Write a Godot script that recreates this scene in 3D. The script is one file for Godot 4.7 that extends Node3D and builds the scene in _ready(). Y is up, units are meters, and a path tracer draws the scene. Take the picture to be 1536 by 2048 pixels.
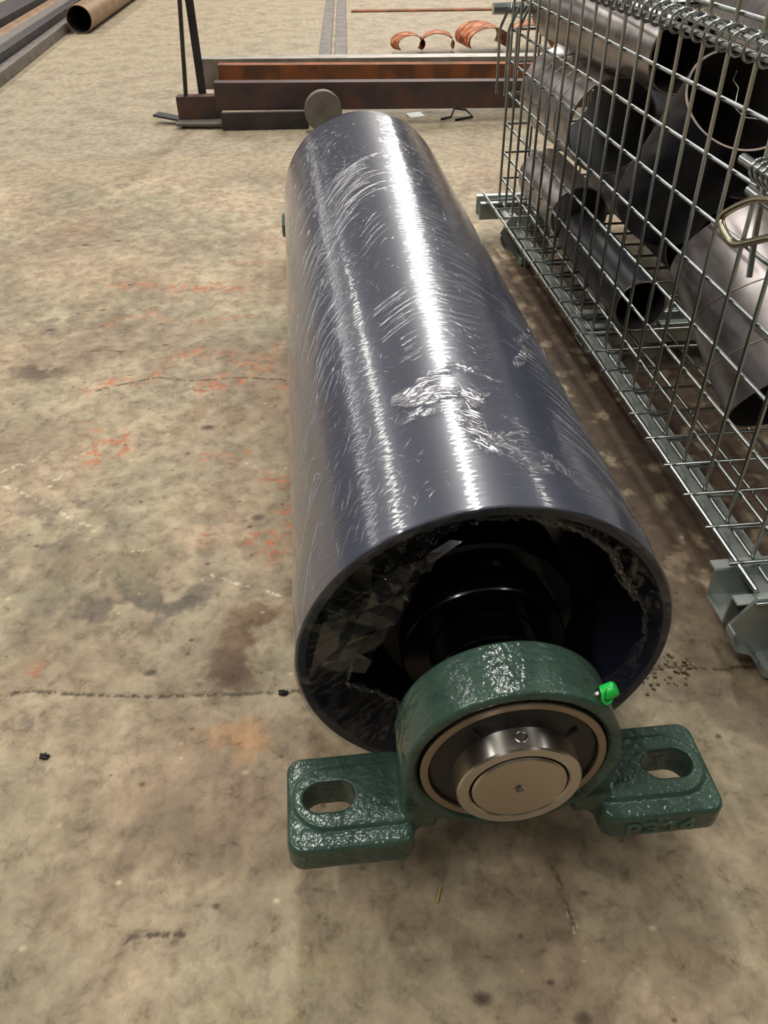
extends Node3D
# World: roller axis along z at x = 0, its near rim at z = 0, camera on the +z side. Metres.

const RR := 0.1713          # outer radius of the wrapped drum
const AY := 0.1713          # height of the roller axis
const BY := 0.1688          # height of the bearing centre
const BZ := 0.0851          # bearing centre along z
var M := {}
var rng := RandomNumberGenerator.new()

# ------------------------------------------------------------------ mesh builder
class MB:
	var v := PackedVector3Array()
	var n := PackedVector3Array()
	var uv := PackedVector2Array()
	var ix := PackedInt32Array()
	var t := Transform3D()

	func vert(p: Vector3, q: Vector3, u := Vector2.ZERO) -> int:
		v.append(t * p)
		n.append((t.basis * q).normalized())
		uv.append(u)
		return v.size() - 1

	func tri(a: int, b: int, c: int) -> void:
		var g := (v[b] - v[a]).cross(v[c] - v[a])
		if g.dot(n[a] + n[b] + n[c]) > 0.0:
			ix.append_array([a, c, b])
		else:
			ix.append_array([a, b, c])

	func quad(a: int, b: int, c: int, d: int) -> void:
		tri(a, b, c)
		tri(a, c, d)

	# flat polygon (convex), facing away from ref
	func poly(pts: Array, ref: Vector3) -> void:
		var q: Vector3 = (pts[1] - pts[0]).cross(pts[2] - pts[0]).normalized()
		var c := Vector3.ZERO
		for p in pts:
			c += p
		c /= pts.size()
		if q.dot(c - ref) < 0.0:
			q = -q
		var ids := []
		for p in pts:
			ids.append(vert(p, q, Vector2(p.x + p.z, p.y + p.z)))
		for k in range(1, ids.size() - 1):
			tri(ids[0], ids[k], ids[k + 1])

	# box with chamfered edges
	func box(c: Vector3, s: Vector3, b := 0.002, basis := Basis()) -> void:
		var h := s * 0.5
		b = minf(b, minf(h.x, minf(h.y, h.z)) * 0.9)
		var P := func(sx: float, sy: float, sz: float, ax: int) -> Vector3:
			var q := Vector3(sx * h.x, sy * h.y, sz * h.z)
			for k in 3:
				if k != ax:
					q[k] -= signf(q[k]) * b
			return c + basis * q
		var S := [-1.0, 1.0]
		for a in S:
			poly([P.call(a, -1.0, -1.0, 0), P.call(a, 1.0, -1.0, 0), P.call(a, 1.0, 1.0, 0), P.call(a, -1.0, 1.0, 0)], c)
			poly([P.call(-1.0, a, -1.0, 1), P.call(1.0, a, -1.0, 1), P.call(1.0, a, 1.0, 1), P.call(-1.0, a, 1.0, 1)], c)
			poly([P.call(-1.0, -1.0, a, 2), P.call(1.0, -1.0, a, 2), P.call(1.0, 1.0, a, 2), P.call(-1.0, 1.0, a, 2)], c)
			for d in S:
				poly([P.call(a, d, -1.0, 0), P.call(a, d, 1.0, 0), P.call(a, d, 1.0, 1), P.call(a, d, -1.0, 1)], c)
				poly([P.call(a, -1.0, d, 0), P.call(a, 1.0, d, 0), P.call(a, 1.0, d, 2), P.call(a, -1.0, d, 2)], c)
				poly([P.call(-1.0, a, d, 1), P.call(1.0, a, d, 1), P.call(1.0, a, d, 2), P.call(-1.0, a, d, 2)], c)
				for e in S:
					poly([P.call(a, d, e, 0), P.call(a, d, e, 1), P.call(a, d, e, 2)], c)

	# smooth parametric sheet; f(u, v) -> Vector3, u and v from 0 to 1; out(p) gives a direction that the front should face
	func sheet(nu: int, nv: int, f: Callable, out: Callable, uv0 := Vector2.ZERO, uv1 := Vector2.ONE) -> void:
		var first := v.size()
		var e := 0.0005
		for j in nv + 1:
			for i in nu + 1:
				var a := float(i) / nu
				var b := float(j) / nv
				var p: Vector3 = f.call(a, b)
				var pu: Vector3 = f.call(a + e, b) - f.call(a - e, b)
				var pv: Vector3 = f.call(a, b + e) - f.call(a, b - e)
				var q := pu.cross(pv).normalized()
				if q.dot(out.call(p)) < 0.0:
					q = -q
				vert(p, q, Vector2(lerpf(uv0.x, uv1.x, a), lerpf(uv0.y, uv1.y, b)))
		for j in nv:
			for i in nu:
				var a := first + j * (nu + 1) + i
				quad(a, a + 1, a + nu + 2, a + nu + 1)

	func tube(pts: PackedVector3Array, r: float, sides := 8, closed := false, caps := true) -> void:
		var m := pts.size()
		var nor := Vector3.UP
		var first := v.size()
		var d0 := (pts[1] - pts[0]).normalized()
		nor = d0.cross(Vector3(0.31, 0.83, 0.46)).normalized()
		var run := 0.0
		for k in m:
			var a := pts[(k - 1 + m) % m] if closed or k > 0 else pts[k]
			var b := pts[(k + 1) % m] if closed or k < m - 1 else pts[k]
			var d := (b - a).normalized()
			nor = (nor - d * nor.dot(d)).normalized()
			var bi := d.cross(nor)
			if k > 0:
				run += pts[k].distance_to(pts[k - 1])
			for s in sides:
				var w := TAU * s / sides
				var q := nor * cos(w) + bi * sin(w)
				vert(pts[k] + q * r, q, Vector2(float(s) / sides, run))
		for k in (m if closed else m - 1):
			for s in sides:
				var a0 := first + k * sides + s
				var a1 := first + k * sides + (s + 1) % sides
				var b0 := first + ((k + 1) % m) * sides + s
				var b1 := first + ((k + 1) % m) * sides + (s + 1) % sides
				quad(a0, a1, b1, b0)
		if caps and not closed:
			for k in [0, m - 1]:
				var d := (pts[0] - pts[1]).normalized() if k == 0 else (pts[m - 1] - pts[m - 2]).normalized()
				var ids := []
				for s in sides:
					ids.append(vert(t.affine_inverse() * v[first + k * sides + s], d))
				for s in range(1, sides - 1):
					tri(ids[0], ids[s], ids[s + 1])

	# solid of revolution about z; prof: Vector2(r, z); the outside lies to the right of the walk direction when seen with r to the right and z up
	func lathe(prof: PackedVector2Array, seg := 48, smooth_deg := 35.0) -> void:
		var m := prof.size()
		var sn := []
		for k in m - 1:
			var d := (prof[k + 1] - prof[k]).normalized()
			sn.append(Vector2(d.y, -d.x))
		var run := 0.0
		for k in m - 1:
			var ns: Array = [sn[k], sn[k]]
			if k > 0 and rad_to_deg(absf(sn[k].angle_to(sn[k - 1]))) < smooth_deg:
				ns[0] = (sn[k] + sn[k - 1]).normalized()
			if k < m - 2 and rad_to_deg(absf(sn[k].angle_to(sn[k + 1]))) < smooth_deg:
				ns[1] = (sn[k] + sn[k + 1]).normalized()
			var first := v.size()
			var step := prof[k].distance_to(prof[k + 1])
			for s in seg + 1:
				var w := TAU * s / seg
				for e in 2:
					var p := prof[k + e]
					vert(Vector3(p.x * sin(w), p.x * cos(w), p.y), Vector3(ns[e].x * sin(w), ns[e].x * cos(w), ns[e].y), Vector2(float(s) / seg, run + step * e))
			run += step
			for s in seg:
				var a := first + s * 2
				quad(a, a + 1, a + 3, a + 2)

	# straight prism of a polygon in xy from z0 to z1
	func prism(pg: PackedVector2Array, z0: float, z1: float, bev := 0.0) -> void:
		var m := pg.size()
		var cw := Geometry2D.is_polygon_clockwise(pg)
		var small := pg
		if bev > 0.0:
			var off := Geometry2D.offset_polygon(pg, -bev, Geometry2D.JOIN_MITER)
			if off.size() == 1 and off[0].size() == m:
				small = off[0]
				var best := 0
				for k in m:
					if small[k].distance_to(pg[0]) < small[best].distance_to(pg[0]):
						best = k
				var turned := PackedVector2Array()
				for k in m:
					turned.append(small[(best + k) % m])
				if Geometry2D.is_polygon_clockwise(turned) != cw:
					turned.reverse()
					turned.insert(0, turned[m - 1])
					turned.remove_at(m)
				small = turned
			else:
				bev = 0.0
		for k in m:
			var a := pg[k]
			var b := pg[(k + 1) % m]
			var d := (b - a).normalized()
			var q := Vector2(d.y, -d.x) * (-1.0 if cw else 1.0)
			var n3 := Vector3(q.x, q.y, 0)
			var i0 := vert(Vector3(a.x, a.y, z0 + bev), n3)
			var i1 := vert(Vector3(b.x, b.y, z0 + bev), n3)
			var i2 := vert(Vector3(b.x, b.y, z1 - bev), n3)
			var i3 := vert(Vector3(a.x, a.y, z1 - bev), n3)
			quad(i0, i1, i2, i3)
			if bev > 0.0:
				var c := small[k]
				var e := small[(k + 1) % m]
				for w in [-1.0, 1.0]:
					var nn := (n3 + Vector3(0, 0, w)).normalized()
					var zo: float = z0 + bev if w < 0 else z1 - bev
					var zi: float = z0 if w < 0 else z1
					quad(vert(Vector3(a.x, a.y, zo), nn), vert(Vector3(b.x, b.y, zo), nn), vert(Vector3(e.x, e.y, zi), nn), vert(Vector3(c.x, c.y, zi), nn))
		var tr := Geometry2D.triangulate_polygon(small)
		for w in [-1.0, 1.0]:
			var first := v.size()
			for p in small:
				vert(Vector3(p.x, p.y, z0 if w < 0 else z1), Vector3(0, 0, w))
			for k in range(0, tr.size(), 3):
				tri(first + tr[k], first + tr[k + 1], first + tr[k + 2])

	func mesh(m: Material = null) -> ArrayMesh:
		var a := []
		a.resize(Mesh.ARRAY_MAX)
		a[Mesh.ARRAY_VERTEX] = v
		a[Mesh.ARRAY_NORMAL] = n
		a[Mesh.ARRAY_TEX_UV] = uv
		a[Mesh.ARRAY_INDEX] = ix
		var me := ArrayMesh.new()
		me.add_surface_from_arrays(Mesh.PRIMITIVE_TRIANGLES, a)
		if m:
			me.surface_set_material(0, m)
		return me

# ------------------------------------------------------------------ scene helpers
func thing(called: String, label: String, category: String, at := Vector3.ZERO, group := "") -> Node3D:
	var o := Node3D.new()
	o.name = called
	add_child(o, true)
	o.position = at
	o.set_meta("label", label)
	o.set_meta("category", category)
	if group:
		o.set_meta("group", group)
	return o

# a part whose mesh is given in world coordinates unless local is true
func part(called: String, mesh: Mesh, mat: Material, parent: Node3D, local := false) -> MeshInstance3D:
	var o := MeshInstance3D.new()
	o.name = called
	o.mesh = mesh
	o.material_override = mat
	parent.add_child(o, true)
	if not local:
		o.position = -parent.position if parent.get_parent() == self else Vector3.ZERO
	return o

func single(called: String, label: String, category: String, mesh: Mesh, mat: Material, group := "") -> MeshInstance3D:
	var o := MeshInstance3D.new()
	o.name = called
	o.mesh = mesh
	o.material_override = mat
	add_child(o, true)
	o.set_meta("label", label)
	o.set_meta("category", category)
	if group:
		o.set_meta("group", group)
	return o

func struct(called: String, mesh: Mesh, mat: Material, label: String) -> MeshInstance3D:
	var o := MeshInstance3D.new()
	o.name = called
	o.mesh = mesh
	o.material_override = mat
	add_child(o, true)
	o.set_meta("kind", "structure")
	o.set_meta("label", label)
	return o

func noise(kind: int, freq: float, sd: int, oct := 4) -> FastNoiseLite:
	var f := FastNoiseLite.new()
	f.noise_type = kind
	f.frequency = freq
	f.seed = sd
	f.fractal_octaves = oct
	return f

# a tile that repeats: one noise picture mirrored both ways
func ntex(f: FastNoiseLite, size: int, ramp: Array = []) -> ImageTexture:
	var h := size / 2
	var q := f.get_image(h, h, false, false, false)
	if ramp.size():
		var g := Gradient.new()
		g.offsets = PackedFloat32Array(ramp[0])
		g.colors = PackedColorArray(ramp[1])
		var lut := PackedByteArray()
		for k in 256:
			var c := g.sample(k / 255.0)
			lut.append_array([c.r8, c.g8, c.b8])
		var d := q.get_data()
		var o := PackedByteArray()
		o.resize(h * h * 3)
		for k in h * h:
			var b := d[k] * 3
			o[k * 3] = lut[b]
			o[k * 3 + 1] = lut[b + 1]
			o[k * 3 + 2] = lut[b + 2]
		q = Image.create_from_data(h, h, false, Image.FORMAT_RGB8, o)
	var im := Image.create_empty(size, size, false, q.get_format())
	var all := Rect2i(0, 0, h, h)
	im.blit_rect(q, all, Vector2i(0, 0))
	q.flip_x()
	im.blit_rect(q, all, Vector2i(h, 0))
	q.flip_y()
	im.blit_rect(q, all, Vector2i(h, h))
	q.flip_x()
	im.blit_rect(q, all, Vector2i(0, h))
	return ImageTexture.create_from_image(im)

func mat(albedo: Color, rough: float, metal := 0.0) -> StandardMaterial3D:
	var m := StandardMaterial3D.new()
	m.albedo_color = albedo
	m.roughness = rough
	m.metallic = metal
	return m

func tri(m: StandardMaterial3D, scale: float) -> StandardMaterial3D:
	m.uv1_triplanar = true
	m.uv1_world_triplanar = true
	m.uv1_scale = Vector3.ONE * scale
	return m

func dir_basis(d: Vector3) -> Basis:   # z axis along d
	var z := d.normalized()
	var x := Vector3.UP.cross(z)
	x = Vector3.RIGHT if x.length() < 0.01 else x.normalized()
	return Basis(x, z.cross(x), z)

func h3(x: float, y: float, z: float) -> float:
	return wob.get_noise_3d(x, y, z)
var wob: FastNoiseLite

# ------------------------------------------------------------------ scene
func _ready() -> void:
	rng.seed = 7
	wob = noise(FastNoiseLite.TYPE_SIMPLEX_SMOOTH, 1.0, 11, 3)
	# camera
	var cam := Camera3D.new()
	cam.name = "camera"
	cam.fov = 65.113
	cam.near = 0.05
	cam.far = 100.0
	add_child(cam)
	var rx := Vector3(0.994641, -0.011154, 0.102783)
	var ry := Vector3(0.072828, 0.78122, -0.619993)
	var rz := Vector3(-0.073381, 0.624156, 0.777846)
	cam.transform = Transform3D(Basis(rx, ry, rz), Vector3(-0.13441, 0.72336, 0.47033))
	cam.current = true
	var we := WorldEnvironment.new()
	we.name = "environment"
	var env := Environment.new()
	env.background_mode = Environment.BG_COLOR
	env.background_color = Color(0.02, 0.02, 0.02)
	env.tonemap_mode = Environment.TONE_MAPPER_LINEAR
	env.tonemap_exposure = 0.68
	env.sdfgi_enabled = true
	env.ssao_enabled = true
	env.ssil_enabled = true
	we.environment = env
	add_child(we)
	# the hall's strip lights, plus two added fill lamps: place, length, turn, energy
	M.white_paint = mat(Color(0.85, 0.85, 0.83), 0.5)
	M.glow = mat(Color(0.9, 0.9, 0.9), 0.4)
	M.glow.emission_enabled = true
	M.glow.emission = Color(1.0, 0.985, 0.96)
	M.glow.emission_energy_multiplier = 4.0
	var L := [
		[Vector3(-0.20, 5.0, -3.1), 1.6, 0.24, 16.0], [Vector3(0.35, 5.0, -5.9), 2.6, 0.24, 16.0], [Vector3(1.05, 5.0, -8.9), 2.6, 0.24, 22.0], [Vector3(1.85, 5.0, -11.9), 2.6, 0.24, 24.0], [Vector3(2.75, 5.0, -15.0), 2.6, 0.26, 22.0],
		[Vector3(3.7, 5.0, -18.2), 2.6, 0.26, 14.0], [Vector3(4.8, 5.0, -22.5), 2.6, 0.26, 14.0], [Vector3(6.0, 5.0, -27.5), 3.4, 0.24, 14.0], [Vector3(7.4, 5.0, -33.5), 3.4, 0.22, 14.0], [Vector3(8.7, 5.0, -41.0), 4.0, 0.2, 14.0],
		[Vector3(-4.8, 5.0, -1.5), 2.6, 0.0, 16.0], [Vector3(-4.8, 5.0, -6.5), 2.6, 0.0, 15.0], [Vector3(-4.8, 5.0, -10.0), 2.6, 0.0, 8.0], [Vector3(-4.9, 5.0, -13.5), 2.6, 0.0, 8.0],
		[Vector3(-10.0, 5.0, -13.0), 4.0, 0.0, 12.0], [Vector3(-10.2, 5.0, -18.0), 4.0, 0.0, 12.0], [Vector3(-10.5, 5.0, -23.0), 4.0, 0.0, 12.0], [Vector3(-11.0, 5.0, -29.0), 4.0, 0.0, 12.0], [Vector3(-11.6, 5.0, -36.0), 4.0, 0.0, 12.0], [Vector3(-12.2, 5.0, -44.0), 4.0, 0.0, 12.0],
		[Vector3(-2.6, 5.0, 1.4), 2.6, 0.0, 15.0], [Vector3(2.8, 5.0, 1.8), 2.6, 0.0, 6.0],  # fill lamps added behind the camera to brighten the near floor
		[Vector3(5.2, 5.0, -1.8), 2.6, 0.0, 9.0], [Vector3(5.2, 5.0, -7.0), 2.6, 0.0, 6.0],
	]
	for l in L:
		strip_light(l[0], l[1], l[2], l[3])
	materials()
	hall()
	roller()
	var b1 := pillow_block()
	b1.set_meta("label", "green cast pillow block bearing with bright green cap at the roller's near end")
	var b2 := b1.duplicate()
	b2.name = "pillow_block_001"
	add_child(b2, true)
	b2.position = Vector3(0, AY - 0.012, -1.42)
	b2.rotation = Vector3(0.0, PI, 0.0)
	b2.set_meta("label", "green pillow block bearing at the roller's far end, one foot showing on the left")
	basket()
	pipes()
	stand_and_bars()
	left_stock()
	debris()

func strip_light(at: Vector3, length: float, turn: float, energy: float) -> void:
	var o := thing("strip_light", "unseen white ceiling strip light with added uplight, one of the hall rows and added fills", "light", at, "ceiling strip lights of the hall")
	o.rotation.y = -turn
	var b := MB.new()
	b.box(Vector3(0, 0.06, 0), Vector3(0.38, 0.08, length + 0.08), 0.01)
	part("lamp_housing", b.mesh(), M.white_paint, o, true)
	b = MB.new()
	b.box(Vector3(0, 0.01, 0), Vector3(0.32, 0.02, length), 0.003)
	part("lamp_diffuser", b.mesh(), M.glow, o, true)
	b = MB.new()  # top panel and uplight added to brighten the ceiling
	b.box(Vector3(0, 0.11, 0), Vector3(0.32, 0.02, length), 0.003)
	part("added_uplight_panel", b.mesh(), M.glow, o, true)
	var up := AreaLight3D.new()
	up.name = "added_uplight"
	up.area_size = Vector2(0.30, length)
	up.area_normalize_energy = true
	up.light_energy = energy * 0.14
	up.light_color = Color(1.0, 0.985, 0.96)
	up.area_range = 60.0
	up.area_attenuation = 2.0
	up.shadow_enabled = true
	o.add_child(up)
	up.position = Vector3(0, 0.125, 0)
	up.rotation = Vector3(PI / 2, 0, 0)
	var a := AreaLight3D.new()
	a.name = "lamp_light"
	a.area_size = Vector2(0.30, length)
	a.area_normalize_energy = true
	a.light_energy = energy
	a.light_color = Color(1.0, 0.985, 0.96)
	a.area_range = 60.0
	a.area_attenuation = 2.0
	a.shadow_enabled = true
	o.add_child(a)
	a.position = Vector3(0, -0.012, 0)
	a.rotation = Vector3(-PI / 2, 0, 0)

func materials() -> void:
	var W := Color.WHITE
	var cell := noise(FastNoiseLite.TYPE_SIMPLEX, 0.03, 3, 3)
	M.bump_soft = ntex(noise(FastNoiseLite.TYPE_SIMPLEX, 0.022, 5, 3), 512)
	M.bump_fine = ntex(noise(FastNoiseLite.TYPE_SIMPLEX, 0.04, 8, 4), 512)
	M.blotch = ntex(noise(FastNoiseLite.TYPE_SIMPLEX, 0.008, 9, 5), 512, [[0.0, 0.5, 1.0], [Color(0.72, 0.72, 0.72), Color(0.9, 0.9, 0.9), W]])
	# green enamel over rough casting
	M.green = tri(mat(Color(0.255, 0.355, 0.305), 0.2), 7.0)
	M.green.heightmap_enabled = true
	M.green.heightmap_texture = M.bump_soft
	M.green.heightmap_scale = 0.10
	M.green.detail_enabled = true
	M.green.detail_albedo = M.blotch
	M.green.detail_blend_mode = BaseMaterial3D.BLEND_MODE_MUL
	M.green.detail_uv_layer = BaseMaterial3D.DETAIL_UV_1
	M.green_smooth = mat(Color(0.255, 0.355, 0.305), 0.22)
	M.cap_green = mat(Color(0.10, 0.80, 0.30), 0.35)
	M.steel = mat(Color(0.76, 0.74, 0.71), 0.30, 1.0)
	M.steel.anisotropy_enabled = true
	M.steel.anisotropy = -0.85
	M.ground_steel = tri(mat(Color(0.74, 0.70, 0.65), 0.34, 1.0), 9.0)
	M.ground_steel.heightmap_enabled = true
	M.ground_steel.heightmap_texture = M.bump_fine
	M.ground_steel.heightmap_scale = 0.012
	M.ring_steel = mat(Color(0.60, 0.55, 0.49), 0.42, 0.9)
	M.dark_hole = mat(Color(0.05, 0.05, 0.05), 0.5)
	M.seal = mat(Color(0.035, 0.035, 0.04), 0.42)
	M.black_gloss = mat(Color(0.018, 0.018, 0.02), 0.16)
	M.drum = mat(Color(0.135, 0.145, 0.20), 0.30)
	# zinc plated wire and sheet
	M.zinc = mat(Color(0.72, 0.74, 0.73), 0.22, 1.0)
	M.zinc_sheet = tri(mat(Color(0.66, 0.69, 0.67), 0.33, 0.6), 5.0)
	M.zinc_sheet.roughness_texture = M.blotch
	M.zinc_sheet.roughness = 0.42
	M.passivated = mat(Color(0.78, 0.74, 0.62), 0.25, 1.0)
	M.film_pull = mat(Color(0.9, 0.91, 0.94, 0.11), 0.12)  # whiteness stands in for the glint on the wrinkles
	M.film_pull.transparency = BaseMaterial3D.TRANSPARENCY_ALPHA
	# mill steel and rust
	M.mill = tri(mat(Color(0.78, 0.76, 0.75), 0.34, 0.9), 3.0)
	M.mill.albedo_texture = ntex(noise(FastNoiseLite.TYPE_SIMPLEX, 0.012, 21, 5), 512, [[0.0, 0.45, 0.7, 1.0], [Color(0.66, 0.62, 0.62), Color(0.84, 0.82, 0.82), Color(0.92, 0.91, 0.90), W]])
	M.gun = tri(mat(Color(0.24, 0.245, 0.27), 0.38, 0.7), 3.0)
	M.gun.albedo_texture = M.mill.albedo_texture
	M.pipe_inside = mat(Color(0.16, 0.14, 0.135), 0.8)
	M.cut_edge = mat(Color(0.62, 0.57, 0.53), 0.35, 0.9)
	M.rust_ramp = ntex(noise(FastNoiseLite.TYPE_SIMPLEX, 0.01, 31, 5), 512, [[0.0, 0.4, 0.6, 1.0], [Color(0.34, 0.24, 0.17), Color(0.45, 0.29, 0.18), Color(0.55, 0.33, 0.18), Color(0.65, 0.37, 0.22)]])
	M.rust = tri(mat(W, 0.8, 0.0), 1.2)
	M.rust.albedo_texture = M.rust_ramp
	M.brown = tri(mat(Color(0.62, 0.60, 0.66), 0.62, 0.3), 1.2)
	M.brown.albedo_texture = ntex(noise(FastNoiseLite.TYPE_SIMPLEX, 0.01, 33, 4), 512, [[0.0, 0.5, 0.75, 1.0], [Color(0.42, 0.36, 0.34), Color(0.52, 0.44, 0.39), Color(0.60, 0.45, 0.35), Color(0.68, 0.47, 0.34)]])
	M.dark_bar = tri(mat(Color(0.30, 0.28, 0.28), 0.55, 0.5), 2.0)
	M.dark_bar.albedo_texture = M.blotch
	M.grey_bar = tri(mat(Color(0.50, 0.47, 0.44), 0.6, 0.3), 2.0)
	M.grey_bar.albedo_texture = M.blotch
	M.pale_bar = tri(mat(Color(0.70, 0.67, 0.62), 0.5, 0.2), 2.0)
	M.pale_bar.albedo_texture = M.blotch
	M.tan_pipe = tri(mat(Color(0.62, 0.50, 0.38), 0.5, 0.2), 2.0)
	M.tan_pipe.albedo_texture = M.blotch
	M.offcut = tri(mat(Color(0.86, 0.70, 0.55), 0.75, 0.0), 5.0)
	M.offcut.albedo_texture = ntex(noise(FastNoiseLite.TYPE_SIMPLEX, 0.012, 35, 4), 256, [[0.0, 0.45, 0.6, 1.0], [Color(0.45, 0.26, 0.16), Color(0.62, 0.38, 0.24), Color(0.9, 0.7, 0.55), W]])
	M.wall = tri(mat(Color(0.50, 0.50, 0.50), 0.9), 0.5)
	M.wall.albedo_texture = M.blotch
	M.ceil = mat(Color(0.82, 0.84, 0.90), 0.9)
	# stretch film
	M.film = mat(Color(0.76, 0.80, 0.92, 0.07), 0.12)
	M.film.transparency = BaseMaterial3D.TRANSPARENCY_ALPHA
	M.film_clear = mat(Color(0.7, 0.7, 0.7, 0.012), 0.05)
	M.film_clear.transparency = BaseMaterial3D.TRANSPARENCY_ALPHA
	M.film_crease = mat(Color(0.6, 0.61, 0.64, 0.012), 0.05)
	M.film_crease.transparency = BaseMaterial3D.TRANSPARENCY_ALPHA

# ------------------------------------------------------------------ floor and hall
var FX0 := -1.35
var FX1 := 1.05
var FZ0 := -2.35
var FZ1 := 0.45

func floor_px(x: float, z: float) -> Vector2:
	return Vector2((x - FX0) / (FX1 - FX0) * 2048.0, (z - FZ0) / (FZ1 - FZ0) * 2048.0)

func dab(im: Image, c: Vector2, rx: float, ry: float, col: Color, strength: float, grain: FastNoiseLite, thr: float) -> void:
	for y in range(maxi(0, int(c.y - ry)), mini(2047, int(c.y + ry)) + 1):
		for x in range(maxi(0, int(c.x - rx)), mini(2047, int(c.x + rx)) + 1):
			var d := Vector2((x - c.x) / rx, (y - c.y) / ry).length()
			if d > 1.0:
				continue
			var w := (1.0 - d * d) * strength
			if grain:
				w *= smoothstep(thr - 0.12, thr + 0.35, grain.get_noise_2d(x, y) * 0.8 + 0.5 - d * 0.25)
			if w > 0.004:
				im.set_pixel(x, y, im.get_pixel(x, y).lerp(col, minf(w, 1.0)))

func stroke(im: Image, pts: Array, r: float, col: Color, strength: float, grain: FastNoiseLite, thr: float, jit := 0.0) -> void:
	for k in pts.size() - 1:
		var a := floor_px(pts[k].x, pts[k].y)
		var b := floor_px(pts[k + 1].x, pts[k + 1].y)
		var m := maxi(1, int(a.distance_to(b) / (r * 0.7)))
		for j in m:
			var c := a.lerp(b, (j + 0.5) / m)
			c += Vector2(rng.randf_range(-jit, jit), rng.randf_range(-jit, jit))
			dab(im, c, r * rng.randf_range(0.7, 1.3), r * rng.randf_range(0.7, 1.3), col, strength, grain, thr)

func V(a: Array) -> Array:
	var o := []
	for k in range(0, a.size(), 2):
		o.append(Vector2(a[k], a[k + 1]))
	return o

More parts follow.
